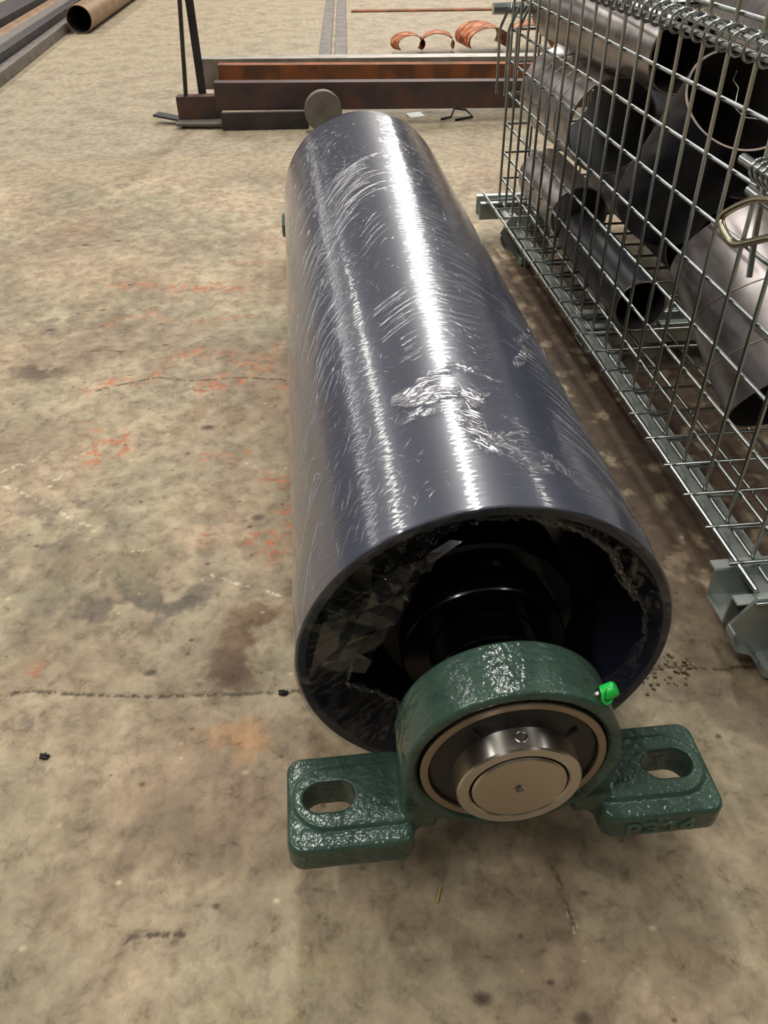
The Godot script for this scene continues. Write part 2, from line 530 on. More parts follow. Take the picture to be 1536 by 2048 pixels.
func hall() -> void:
	# unique picture of the concrete near the roller: tone, stains, painted gap shade, paint marks, cracks
	var low := noise(FastNoiseLite.TYPE_SIMPLEX, 0.006, 41, 4).get_image(1024, 1024, false, false, false)
	var mid := noise(FastNoiseLite.TYPE_SIMPLEX, 0.035, 42, 4).get_image(1024, 1024, false, false, false)
	var lb := low.get_data()
	var mb := mid.get_data()
	var buf := PackedByteArray()
	buf.resize(1024 * 1024 * 3)
	for y in 1024:
		var ey := smoothstep(0.0, 0.12, minf(y, 1023.0 - y) / 1024.0)
		for x in 1024:
			var k := y * 1024 + x
			var e := ey * smoothstep(0.0, 0.12, minf(x, 1023 - x) / 1024.0)
			var a := (lb[k] - 128) * 0.20 * e + (mb[k] - 128) * 0.13 * e
			var w := (lb[(k + 301 * 1024 + 411) & 0xFFFFF] - 128) * 0.07 * e
			buf[k * 3] = clampi(int(174.0 + a + w), 0, 255)
			buf[k * 3 + 1] = clampi(int(158.5 + a), 0, 255)
			buf[k * 3 + 2] = clampi(int(133.0 + a * 0.9), 0, 255)
	var im := Image.create_from_data(1024, 1024, false, Image.FORMAT_RGB8, buf)
	im.resize(2048, 2048, Image.INTERPOLATE_CUBIC)
	var hf := noise(FastNoiseLite.TYPE_SIMPLEX, 0.022, 43, 5)
	hf.fractal_gain = 0.62
	var hn := hf.get_image(2048, 2048, false, false, false)
	hn.convert(Image.FORMAT_RGB8)
	var g1 := noise(FastNoiseLite.TYPE_SIMPLEX, 0.07, 51, 3)
	var g2 := noise(FastNoiseLite.TYPE_SIMPLEX, 0.016, 52, 4)
	# broad stains; the last two patches paint soft shade beside the basket
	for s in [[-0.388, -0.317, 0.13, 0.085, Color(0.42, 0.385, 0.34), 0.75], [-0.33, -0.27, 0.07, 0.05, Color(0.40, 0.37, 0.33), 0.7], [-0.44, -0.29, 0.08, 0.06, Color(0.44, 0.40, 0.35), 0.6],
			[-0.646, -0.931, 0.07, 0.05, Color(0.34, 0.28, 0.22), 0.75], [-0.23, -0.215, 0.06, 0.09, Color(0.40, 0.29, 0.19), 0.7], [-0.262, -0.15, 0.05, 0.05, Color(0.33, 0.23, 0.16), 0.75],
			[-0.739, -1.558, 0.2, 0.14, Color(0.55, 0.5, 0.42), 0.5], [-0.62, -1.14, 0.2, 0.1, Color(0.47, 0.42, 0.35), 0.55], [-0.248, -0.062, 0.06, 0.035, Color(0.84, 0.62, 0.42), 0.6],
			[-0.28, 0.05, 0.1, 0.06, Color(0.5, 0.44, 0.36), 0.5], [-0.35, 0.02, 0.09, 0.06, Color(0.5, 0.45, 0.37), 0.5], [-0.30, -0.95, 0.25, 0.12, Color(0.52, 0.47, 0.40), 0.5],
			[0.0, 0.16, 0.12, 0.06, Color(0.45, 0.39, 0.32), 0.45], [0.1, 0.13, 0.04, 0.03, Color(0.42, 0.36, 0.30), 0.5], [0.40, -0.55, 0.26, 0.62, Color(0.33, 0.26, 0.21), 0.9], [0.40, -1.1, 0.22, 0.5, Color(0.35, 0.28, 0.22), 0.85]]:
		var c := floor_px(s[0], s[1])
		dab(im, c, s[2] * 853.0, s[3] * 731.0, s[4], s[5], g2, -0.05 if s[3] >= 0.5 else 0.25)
	var orange := Color(0.82, 0.50, 0.35)
	for s in [[[-0.586, -1.327, -0.489, -1.303, -0.387, -1.284, -0.275, -1.264], 9, 0.75], [[-0.42, -1.295, -0.36, -1.28, -0.275, -1.27], 14, 0.7], [[-0.327, -1.419, -0.215, -1.416], 8, 0.6],
			[[-0.57, -1.102, -0.524, -1.131, -0.472, -1.169, -0.425, -1.119], 10, 0.45], [[-0.38, -1.10, -0.25, -1.12], 8, 0.4], [[-0.533, -0.86, -0.472, -0.867, -0.41, -0.878], 11, 0.6], [[-0.368, -0.822, -0.316, -0.833, -0.271, -0.856, -0.226, -0.888], 14, 0.7],
			[[-0.522, -0.641, -0.482, -0.658, -0.423, -0.665], 14, 0.75], [[-0.50, -0.61, -0.46, -0.63], 10, 0.7], [[-0.297, -0.406, -0.279, -0.406], 13, 0.8], [[-0.247, -0.386, -0.213, -0.388, -0.185, -0.412], 16, 0.85], [[-0.19, -0.43, -0.185, -0.45], 12, 0.8],
			[[-0.49, -0.184, -0.47, -0.185], 12, 0.6], [[-0.325, -0.603, -0.286, -0.598, -0.251, -0.615], 8, 0.6], [[-0.218, -0.536, -0.188, -0.52], 13, 0.75], [[-0.198, -0.977, -0.184, -0.954], 14, 0.7],
			[[-0.446, -0.956, -0.353, -0.975, -0.236, -0.919], 18, 0.4], [[-0.3, -0.878, -0.306, -0.823, -0.293, -0.84], 16, 0.8], [[-0.27, -0.90, -0.2, -0.92], 14, 0.6], [[-0.19, -0.83, -0.185, -0.8], 10, 0.5], [[-0.52, -0.72, -0.50, -0.70], 8, 0.5]]:
		stroke(im, V(s[0]), s[1] * 1.25, orange, s[2], g1, 0.36, s[1] * 1.1)
	for s in [[[-0.632, -0.599, -0.606, -0.616, -0.582, -0.627], 4], [[-0.623, -0.565, -0.584, -0.541], 4], [[-0.592, -0.542, -0.544, -0.506, -0.492, -0.465, -0.459, -0.436], 3.5], [[-0.55, -0.55, -0.531, -0.587], 4],
			[[-0.293, -0.326, -0.258, -0.307, -0.225, -0.289, -0.187, -0.269], 2.6], [[-0.41, -0.385, -0.377, -0.388], 2.6], [[0.054, 0.13, 0.057, 0.194], 3]]:
		stroke(im, V(s[0]), s[1], Color(0.93, 0.89, 0.80), 0.75, g1, 0.36, 1.5)
	for k in 230:   # faint worn patches of every size
		var c := Vector2(rng.randf() * 2048, rng.randf() * 2048)
		var tone: Color = [Color(0.50, 0.44, 0.35), Color(0.76, 0.70, 0.58), Color(0.58, 0.46, 0.34), Color(0.46, 0.42, 0.37), Color(0.70, 0.66, 0.50)][rng.randi() % 5]
		var r := 12.0 * pow(8.0, rng.randf())
		dab(im, c, r * rng.randf_range(1.0, 2.2), r, tone, rng.randf_range(0.25, 0.6), g2 if r > 40.0 else g1, 0.38)
	# cracks and pits: dark in the picture, deep in the relief
	for s in [[[-0.70, -0.14, -0.515, -0.15, -0.483, -0.155, -0.448, -0.147, -0.402, -0.139, -0.346, -0.131, -0.29, -0.127, -0.233, -0.122, -0.182, -0.12, 0.0, -0.11, 0.207, -0.103, 0.25, -0.108, 0.294, -0.098, 0.40, -0.097], 2.4],
			[[-0.529, -0.838, -0.488, -0.855, -0.427, -0.875, -0.353, -0.853, -0.271, -0.856, -0.185, -0.836], 2.4], [[0.052, 0.103, 0.054, 0.138, 0.056, 0.169], 2.2], [[-0.338, 0.139, -0.326, 0.132, -0.283, 0.136], 2.2], [[-0.60, -0.99, -0.54, -1.0, -0.5, -0.985], 2.0]]:
		stroke(im, V(s[0]), s[1], Color(0.32, 0.27, 0.21), 0.6, g1, 0.12, 0.8)
		stroke(hn, V(s[0]), s[1] * 1.3, Color(0, 0, 0), 0.8, null, 0.0, 1.2)
	for s in [[-0.319, -0.691, 9], [-0.231, -0.44, 8], [-0.535, -1.315, 6], [-0.684, -1.585, 9], [-0.606, -1.603, 7], [-0.423, -1.005, 6], [-0.574, -1.187, 6], [-0.665, -1.102, 8], [-0.35, -0.166, 6], [0.042, 0.237, 6], [-0.035, 0.214, 6]]:
		var c := floor_px(s[0], s[1])
		dab(im, c, s[2] * 1.3, s[2] * 0.8, Color(0.32, 0.27, 0.22), 0.8, null, 0.0)
		dab(hn, c, s[2] * 1.3, s[2] * 0.8, Color(0, 0, 0), 0.9, null, 0.0)
	for k in 1500:   # small pits, and pale specks painted in as floor glints
		var c := Vector2(rng.randf() * 2048, rng.randf() * 2048)
		var pale := rng.randf() < 0.45
		var r := rng.randf_range(0.9, 2.6)
		dab(im, c, r * 1.5, r, Color(0.93, 0.86, 0.73) if pale else Color(0.30, 0.25, 0.20), rng.randf_range(0.3, 0.8), null, 0.0)
		if not pale:
			dab(hn, c, r * 1.5, r, Color(0, 0, 0), 0.8, null, 0.0)
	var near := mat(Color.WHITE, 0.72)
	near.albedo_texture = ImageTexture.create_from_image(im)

	near.heightmap_enabled = true
	near.heightmap_texture = ImageTexture.create_from_image(hn)
	near.heightmap_scale = 0.22
	var fn := noise(FastNoiseLite.TYPE_SIMPLEX, 0.016, 61, 5)
	fn.fractal_gain = 0.72
	fn.domain_warp_enabled = true
	fn.domain_warp_frequency = 0.02
	fn.domain_warp_amplitude = 22.0
	fn.domain_warp_fractal_octaves = 2
	var fine := ntex(fn, 2048, [[0.0, 0.25, 0.5, 0.75, 1.0], [Color(0.55, 0.52, 0.48), Color(0.80, 0.78, 0.75), Color(0.905, 0.895, 0.875), Color(0.97, 0.96, 0.93), Color.WHITE]])
	for m in [near]:
		m.detail_enabled = true
		m.detail_albedo = fine
		m.detail_blend_mode = BaseMaterial3D.BLEND_MODE_MUL
		m.detail_uv_layer = BaseMaterial3D.DETAIL_UV_2
		m.uv2_triplanar = true
		m.uv2_world_triplanar = true
		m.uv2_scale = Vector3.ONE * 0.75
	var far := tri(mat(Color(178 / 255.0, 166.0 / 255.0, 144 / 255.0), 0.72), 0.45)
	far.albedo_texture = ntex(noise(FastNoiseLite.TYPE_SIMPLEX, 0.012, 67, 4), 1024, [[0.0, 0.35, 0.6, 1.0], [Color(0.78, 0.76, 0.73), Color(0.92, 0.91, 0.89), Color(0.97, 0.965, 0.95), Color.WHITE]])
	far.heightmap_enabled = true
	far.heightmap_texture = ntex(noise(FastNoiseLite.TYPE_SIMPLEX, 0.02, 63, 5), 1024)
	far.heightmap_scale = 0.12
	far.detail_enabled = true
	far.detail_albedo = fine
	far.detail_blend_mode = BaseMaterial3D.BLEND_MODE_MUL
	far.uv2_triplanar = true
	far.uv2_world_triplanar = true
	far.uv2_scale = Vector3.ONE * 0.75
	far.detail_uv_layer = BaseMaterial3D.DETAIL_UV_2
	# floor slab: near patch and the rest of the hall, one mesh with two surfaces
	var a := MB.new()
	var q := [a.vert(Vector3(FX0, 0, FZ0), Vector3.UP, Vector2(0, 0)), a.vert(Vector3(FX1, 0, FZ0), Vector3.UP, Vector2(1, 0)), a.vert(Vector3(FX1, 0, FZ1), Vector3.UP, Vector2(1, 1)), a.vert(Vector3(FX0, 0, FZ1), Vector3.UP, Vector2(0, 1))]
	a.quad(q[0], q[1], q[2], q[3])
	var fm := a.mesh(near)
	var b := MB.new()
	var X := [-15.0, FX0, FX1, 12.0]
	var Z := [-52.0, FZ0, FZ1, 8.0]
	for i in 3:
		for j in 3:
			if i == 1 and j == 1:
				continue
			b.quad(b.vert(Vector3(X[i], 0, Z[j]), Vector3.UP), b.vert(Vector3(X[i + 1], 0, Z[j]), Vector3.UP), b.vert(Vector3(X[i + 1], 0, Z[j + 1]), Vector3.UP), b.vert(Vector3(X[i], 0, Z[j + 1]), Vector3.UP))
	for i in 2:   # underside and edges
		b.quad(b.vert(Vector3(-15, -0.2, -52), Vector3.DOWN), b.vert(Vector3(12, -0.2, -52), Vector3.DOWN), b.vert(Vector3(12, -0.2, 8), Vector3.DOWN), b.vert(Vector3(-15, -0.2, 8), Vector3.DOWN))
		break
	var ar := []
	ar.resize(Mesh.ARRAY_MAX)
	ar[Mesh.ARRAY_VERTEX] = b.v
	ar[Mesh.ARRAY_NORMAL] = b.n
	ar[Mesh.ARRAY_TEX_UV] = b.uv
	ar[Mesh.ARRAY_INDEX] = b.ix
	fm.add_surface_from_arrays(Mesh.PRIMITIVE_TRIANGLES, ar)
	fm.surface_set_material(1, far)
	struct("floor", fm, null, "worn beige concrete workshop floor with cracks, oil stains, painted gap shade and orange paint marks")
	for w in [["wall_left", Vector3(-15.1, 3.0, -22), Vector3(0.2, 6.4, 60.4)], ["wall_right", Vector3(12.1, 3.0, -22), Vector3(0.2, 6.4, 60.4)], ["wall_back", Vector3(-1.5, 3.0, -52.1), Vector3(27, 6.4, 0.2)], ["wall_front", Vector3(-1.5, 3.0, 8.1), Vector3(27, 6.4, 0.2)], ["ceiling", Vector3(-1.5, 6.1, -22), Vector3(27, 0.2, 60.0)]]:
		var m := MB.new()
		m.box(w[1], w[2], 0.0001)
		struct(w[0], m.mesh(), M.ceil if w[0] == "ceiling" else M.wall, "plain grey hall " + w[0].replace("_", " on the ") if w[0] != "ceiling" else "plain grey hall ceiling high above the floor")
	# steel strips let into the floor far behind the roller
	var trims := [[Vector3(0.025, 0, -4.0), Vector3(0.19, 0, -6.6), 0.062], [Vector3(0.105, 0, -4.0), Vector3(0.27, 0, -6.6), 0.062]]
	var n := 1
	for s in trims:
		var m := MB.new()
		var d: Vector3 = s[1] - s[0]
		m.box((s[0] + s[1]) * 0.5 + Vector3(0, 0.004, 0), Vector3(s[2], 0.012, d.length()), 0.003, dir_basis(d))
		struct("trim_%d" % n, m.mesh(), M.grey_bar, ["left", "right"][n - 1] + " flat steel strip set into the concrete floor behind the bars")
		n += 1
	var m3 := MB.new()
	var d3 := Vector3(3.0, 0, 0.30)
	m3.box(Vector3(0.28, 0.004, -5.72) + d3 * 0.5, Vector3(0.07, 0.012, d3.length()), 0.003, dir_basis(d3))
	struct("trim_3", m3.mesh(), M.rust, "rusty steel joint strip crossing the floor behind the bars")

# ------------------------------------------------------------------ the wrapped roller
func rpt(deg: float, z: float, lift := 0.0) -> Vector3:
	var a := deg_to_rad(deg)
	return Vector3((RR + lift) * sin(a), AY + (RR + lift) * cos(a), z)

func roller() -> void:
	var o := thing("conveyor_roller", "large black steel conveyor roller wrapped in clear plastic film, lying on the concrete floor", "roller", Vector3(0, 0, -0.66))
	var ax := Transform3D(Basis(), Vector3(0, AY, 0))
	var r0 := RR - 0.0012
	var b := MB.new()
	b.t = ax
	b.lathe(PackedVector2Array([Vector2(0.160, -0.13), Vector2(0.160, -0.004), Vector2(0.1615, -0.002), Vector2(r0 - 0.002, -0.002), Vector2(r0, -0.004), Vector2(r0, -1.318), Vector2(r0 - 0.003, -1.321), Vector2(0.160, -1.321), Vector2(0.160, -1.2)]), 128)
	part("drum", b.mesh(), M.drum, o)
	b = MB.new()
	b.t = ax
	b.lathe(PackedVector2Array([Vector2(0.161, -0.128), Vector2(0.161, -0.115), Vector2(0.094, -0.105), Vector2(0.094, -0.047), Vector2(0.091, -0.044), Vector2(0.0765, -0.044)]), 96)
	part("end_disc", b.mesh(), M.black_gloss, o)
	b = MB.new()
	b.t = ax
	b.lathe(PackedVector2Array([Vector2(0.161, -1.2), Vector2(0.094, -1.215), Vector2(0.094, -1.28), Vector2(0.05, -1.28)]), 64)
	part("end_disc", b.mesh(), M.black_gloss, o)
	b = MB.new()
	b.t = ax
	b.lathe(PackedVector2Array([Vector2(0.0765, -0.06), Vector2(0.0755, -0.013), Vector2(0.0735, -0.010), Vector2(0.05, -0.010)]), 96)
	part("hub", b.mesh(), M.black_gloss, o)
	b = MB.new()
	b.t = ax
	b.lathe(PackedVector2Array([Vector2(0.0485, -0.05), Vector2(0.0485, 0.020), Vector2(0.047, 0.0215), Vector2(0.0376, 0.0215), Vector2(0.0376, 0.06)]), 72)
	part("shaft_neck", b.mesh(), M.black_gloss, o)
	b = MB.new()
	b.t = ax
	b.lathe(PackedVector2Array([Vector2(0.0376, -1.50), Vector2(0.0376, -1.28)]), 48)
	part("shaft_neck", b.mesh(), M.black_gloss, o)
	b = MB.new()
	b.t = Transform3D(Basis(), Vector3(0, BY, 0))
	b.lathe(PackedVector2Array([Vector2(0.0376, 0.04), Vector2(0.0376, 0.1302), Vector2(0.0362, 0.1318), Vector2(0.0052, 0.1318), Vector2(0.0045, 0.1312), Vector2(0.0018, 0.127), Vector2(0.0, 0.126)]), 96)
	var sh := part("shaft", b.mesh(), M.ground_steel, o)
	sh.set_meta("label", "bare ground steel shaft end with a centre hole")
	film(o)

func film(o: Node3D) -> void:
	# relief of the stretched film: u runs round the drum, v along it
	var S := 2048
	var hum := noise(FastNoiseLite.TYPE_SIMPLEX, 0.10, 71, 2).get_image(256, S, false, false, false)   # lines that run round the drum
	hum.resize(S, S, Image.INTERPOLATE_CUBIC)
	var sp := noise(FastNoiseLite.TYPE_CELLULAR, 0.05, 72, 2)
	sp.cellular_return_type = FastNoiseLite.RETURN_DISTANCE
	var spots := sp.get_image(S, S, false, false, false)
	var diag := noise(FastNoiseLite.TYPE_SIMPLEX, 0.012, 73, 3)
	var a := hum.get_data()
	var s := spots.get_data()
	var buf := PackedByteArray()
	buf.resize(S * S)
	var big := noise(FastNoiseLite.TYPE_SIMPLEX, 0.004, 74, 3).get_image(256, 256, false, false, false)
	big.resize(S, S, Image.INTERPOLATE_CUBIC)
	var g := big.get_data()
	for y in S:
		var z := y / 2048.0            # 0 at the near rim, 1 at the far one
		var wsp := smoothstep(0.22, 0.35, z) * (1.0 - smoothstep(0.75, 0.95, z)) * 0.5
		for x in S:
			var k := y * S + x
			buf[k] = clampi(int(a[k] * 0.35 + s[k] * wsp + g[k] * 0.06), 0, 255)
	var im := Image.create_from_data(S, S, false, Image.FORMAT_L8, buf)
	M.film.heightmap_enabled = true
	M.film.heightmap_texture = ImageTexture.create_from_image(im)
	M.film.heightmap_scale = 0.055
	var b := MB.new()
	var f := func(u: float, v: float) -> Vector3:
		var w := u * TAU + PI
		var r := RR + 0.00010 * h3(sin(w) * 9.0, cos(w) * 9.0, v * 26.0)
		var z := -1.323 * v
		if v > 0.985:
			r -= (v - 0.985) * 0.35
		return Vector3(r * sin(w), AY + r * cos(w), z)
	b.sheet(160, 90, f, func(p: Vector3) -> Vector3: return Vector3(p.x, p.y - AY, 0))
	var wrap := part("plastic_wrap", b.mesh(), M.film, o)
	wrap.set_meta("label", "clear stretch film wound round the drum")
	# the film turned in over the near rim: ragged inner edge
	var ed := [-180.0, 0.135, -150.0, 0.12, -130.0, 0.101, -116.0, 0.107, -105.0, 0.13, -98.0, 0.122, -82.0, 0.112, -71.0, 0.109, -54.0, 0.107, -34.0, 0.116, -20.0, 0.135, -10.0, 0.151, 4.0, 0.155, 16.0, 0.151, 30.0, 0.150, 43.0, 0.146, 56.0, 0.138, 66.0, 0.139, 80.0, 0.146, 93.0, 0.149, 103.0, 0.145, 114.0, 0.139, 135.0, 0.13, 160.0, 0.128, 180.0, 0.135]
	var inner := func(deg: float) -> float:
		for k in range(0, ed.size() - 2, 2):
			if deg <= ed[k + 2]:
				return lerpf(ed[k + 1], ed[k + 3], clampf((deg - ed[k]) / (ed[k + 2] - ed[k]), 0.0, 1.0))
		return 0.135
	b = MB.new()
	var lip := func(u: float, v: float) -> Vector3:
		var deg := u * 360.0 - 180.0
		var w := deg_to_rad(deg)
		var ri: float = inner.call(clampf(deg, -180.0, 180.0)) + 0.003 * h3(sin(w) * 9.0, cos(w) * 9.0, 3.0)
		var r := lerpf(RR + 0.0003, ri, v)
		var fold := 0.006 * sin(PI * minf(v * 1.3, 1.0)) * h3(sin(w) * 5.0 + v * 0.6, cos(w) * 5.0, 7.0 + v * 0.8)
		var crease := 0.010 * v * absf(h3(sin(w) * 4.0, cos(w) * 4.0, v * 0.7))
		var z := 0.002 * (1.0 - pow(1.0 - minf(v * 6.0, 1.0), 2.0)) - 0.012 * v + fold - crease
		return Vector3(r * sin(w), AY + r * cos(w), z)
	b.sheet(320, 14, lip, func(_p: Vector3) -> Vector3: return Vector3.BACK)
	part("film_end_fold", b.mesh(), M.film_clear, o)
	# gathered rope of film along the inner edge
	b = MB.new()
	for strand in 5:
		var pts := PackedVector3Array()
		var d0: float = [-8.0, 2.0, 20.0, -150.0, 40.0][strand]
		var d1: float = [70.0, 66.0, 70.0, -92.0, 104.0][strand]
		for k in 90:
			var deg := lerpf(d0, d1, k / 89.0)
			var w := deg_to_rad(deg)
			var ri: float = inner.call(deg) + 0.003 * h3(k * 0.21, strand * 5.0, 1.0) + 0.0012 * strand - 0.002
			pts.append(Vector3(ri * sin(w), AY + ri * cos(w), -0.010 + 0.006 * h3(k * 0.3, strand * 9.0, 4.0)))
		b.tube(pts, 0.0016, 6)
	part("film_edge", b.mesh(), M.film_clear, o)
	# loose triangular flap on the left
	b = MB.new()
	var P := [[-10.0, 0.152, 0.001], [-34.0, 0.150, 0.004], [-62.0, 0.160, 0.004], [-86.0, 0.158, 0.002], [-20.0, 0.135, -0.004], [-34.0, 0.116, -0.006], [-54.0, 0.107, 0.006], [-82.0, 0.111, 0.012]]
	var flap := func(u: float, v: float) -> Vector3:
		var x := clampf(u, 0.0, 1.0) * 3.0
		var i := mini(int(x), 2)
		var fr := x - i
		var q := []
		for row in 2:
			var A: Array = P[row * 4 + i]
			var B: Array = P[row * 4 + i + 1]
			var w0 := deg_to_rad(A[0])
			var w1 := deg_to_rad(B[0])
			q.append(Vector3(A[1] * sin(w0), AY + A[1] * cos(w0), A[2]).lerp(Vector3(B[1] * sin(w1), AY + B[1] * cos(w1), B[2]), fr))
		var p: Vector3 = q[0].lerp(q[1], v)
		p.z += 0.010 * absf(fposmod(u * 3.5 + v * 0.8, 1.0) - 0.5) + 0.004 * h3(u * 8.0, v * 4.0, 2.0) + 0.004
		return p
	var gp := []
	for j in 5:
		for i in 13:
			var q: Vector3 = flap.call(clampf((i + (0.0 if i % 12 == 0 else rng.randf_range(-0.35, 0.35))) / 12.0, 0.0, 1.0), clampf((j + (0.0 if j % 4 == 0 else rng.randf_range(-0.35, 0.35))) / 4.0, 0.0, 1.0))
			gp.append(q + Vector3(0, 0, rng.randf_range(-0.005, 0.007)))
	for j in 4:
		for i in 12:
			var k := j * 13 + i
			if rng.randf() < 0.5:
				b.poly([gp[k], gp[k + 1], gp[k + 14]], Vector3(0, AY, -1))
				b.poly([gp[k], gp[k + 14], gp[k + 13]], Vector3(0, AY, -1))
			else:
				b.poly([gp[k], gp[k + 1], gp[k + 13]], Vector3(0, AY, -1))
				b.poly([gp[k + 1], gp[k + 14], gp[k + 13]], Vector3(0, AY, -1))
	part("film_flap", b.mesh(), M.film_clear, o)
	wrinkles(o)

func ridge(b: MB, pts: Array, wid: float, hgt: float) -> void:   # low ridge on the drum through (degrees, z) points
	var ps := []
	for p in pts:
		ps.append(rpt(p.x, p.y, 0.0002))
	for k in ps.size() - 1:
		var up0: Vector3 = (ps[k] - Vector3(0, AY, ps[k].z)).normalized()
		var up1: Vector3 = (ps[k + 1] - Vector3(0, AY, ps[k + 1].z)).normalized()
		var d: Vector3 = (ps[k + 1] - ps[k]).normalized()
		var e0 := 0.15 if k == 0 else 1.0
		var e1 := 0.15 if k == ps.size() - 2 else 1.0
		var s0 := d.cross(up0).normalized()
		for sg in [-1.0, 1.0]:
			var n0: Vector3 = (up0 * wid + s0 * sg * hgt).normalized()
			b.quad(b.vert(ps[k] + s0 * sg * wid * e0, n0), b.vert(ps[k] + up0 * hgt * e0, up0), b.vert(ps[k + 1] + up1 * hgt * e1, up1), b.vert(ps[k + 1] + s0 * sg * wid * e1, n0))

func wrinkles(o: Node3D) -> void:
	var b := MB.new()
	# slanting pulls in the film: [deg from, deg to, z from, z to, lines, slant in z, bend]
	for g in [[-38.0, -10.0, -0.68, -0.94, 44, -0.13, 0.02], [-32.0, 0.0, -0.78, -0.97, 30, -0.09, 0.02], [-6.0, 20.0, -0.31, -0.48, 26, 0.035, -0.012], [-22.0, -4.0, -0.32, -0.41, 18, -0.045, 0.0], [-17.0, -6.0, -0.25, -0.31, 8, -0.02, 0.0], [-60.0, -30.0, -0.3, -0.75, 34, -0.10, 0.03], [6.0, 30.0, -0.40, -0.75, 20, 0.05, 0.0], [-20.0, -5.0, -0.58, -0.70, 8, -0.08, 0.01], [25.0, 60.0, -0.10, -0.45, 26, 0.06, 0.0], [-75.0, -45.0, -0.05, -1.1, 40, -0.14, 0.04]]:
		for k in g[4]:
			var c := lerpf(g[2], g[3], (k + rng.randf_range(-0.3, 0.3)) / g[4])
			var mid := lerpf(g[0], g[1], rng.randf_range(0.35, 0.65))
			var half: float = (g[1] - g[0]) * rng.randf_range(0.12, 0.5)
			var pts := []
			for j in 7:
				var t := j / 6.0 * 2.0 - 1.0
				pts.append(Vector2(mid + half * t, c + g[5] * t * (half / (g[1] - g[0])) + g[6] * (t * t) * 0.6))
			ridge(b, pts, rng.randf_range(0.0005, 0.0011), rng.randf_range(0.0003, 0.0008))
	for k in 2600:  # short whitish ridges added along the light streaks as painted sparkle
		var zz := -rng.randf_range(0.02, 1.25)
		var row := rng.randi() % 5
		var dg: float = [-38.0, -32.0, 2.0, 0.0, -66.0][row] + rng.randfn(0.0, [6.0, 10.0, 7.0, 24.0, 8.0][row]) + (zz * -16.0 if row == 2 else 0.0)
		if zz > -0.18 and row == 2:
			continue
		var ln := rng.randf_range(0.8, 3.2)
		var sl := rng.randf_range(-0.006, 0.012) * (1.0 if dg > -15.0 else -1.6)
		ridge(b, [Vector2(dg - ln * 0.5, zz - sl * 0.5), Vector2(dg, zz), Vector2(dg + ln * 0.5, zz + sl * 0.5)], rng.randf_range(0.0003, 0.0007), rng.randf_range(0.0003, 0.0007))
	var w := part("film_wrinkle", b.mesh(), M.film_pull, o)
	w.set_meta("kind", "stuff")
	# crumpled and torn places
	b = MB.new()
	for c in [[[1.3, -0.219, -6.7, -0.211, -12.7, -0.196, -17.9, -0.19, -18.9, -0.18, -15.6, -0.168, -10.4, -0.169, -5.2, -0.169, 1.3, -0.175, 4.5, -0.168, 2.3, -0.151, -0.7, -0.135, -0.3, -0.118, 0.6, -0.102, 2.4, -0.087, 4.9, -0.069], 0.010, 7],
			[[-1.9, -0.23, 2.2, -0.225, 5.7, -0.212, 10.1, -0.204, 14.9, -0.194], 0.004, 3], [[51.6, -0.415, 38.3, -0.352, 32.0, -0.312, 36.0, -0.308, 29.5, -0.275, 24.0, -0.238], 0.006, 4],
			[[62.0, -0.47, 66.0, -0.42, 68.0, -0.36, 72.0, -0.30, 70.0, -0.26], 0.012, 6], [[9.8, -0.135, 13.0, -0.123, 15.5, -0.116, 16.0, -0.11, 7.0, -0.097], 0.003, 2],
			[[5.0, -0.10, 7.0, -0.097, 10.2, -0.07, 13.3, -0.055, 15.5, -0.048], 0.010, 6], [[-17.9, -0.141, -15.6, -0.156, -12.5, -0.146, -7.4, -0.148], 0.007, 4], [[-13.0, -0.19, -8.0, -0.18, -2.0, -0.185], 0.012, 6], [[18.0, -0.08, 24.0, -0.06, 30.0, -0.03], 0.008, 4], [[34.0, -0.07, 48.0, -0.05, 57.0, -0.02], 0.006, 3]]:
		var base := V(c[0])
		for strand in c[2] * 2:
			var pts := []
			for k in base.size() - 1:
				for j in 7:
					var p: Vector2 = base[k].lerp(base[k + 1], j / 7.0)
					var q := Vector3(p.x * 1.1, p.y * 220.0, strand * 7.3)
					pts.append(p + Vector2(h3(q.x, q.y, q.z) * c[1] * 900.0, h3(q.x + 31.0, q.y, q.z) * c[1] * 1.4))
			ridge(b, pts, rng.randf_range(0.0004, 0.0008), rng.randf_range(0.0006, 0.0018))
	part("film_crumple", b.mesh(), M.film_crease, o)

# ------------------------------------------------------------------ pillow block bearing
func rbox(p: Vector3, h: Vector3, r: float) -> float:
	var q := p.abs() - h + Vector3.ONE * r
	return q.max(Vector3.ZERO).length() + minf(maxf(q.x, maxf(q.y, q.z)), 0.0) - r

func smin(a: float, b: float, k: float) -> float:
	var h := maxf(k - absf(a - b), 0.0) / k
	return minf(a, b) - h * h * k * 0.25

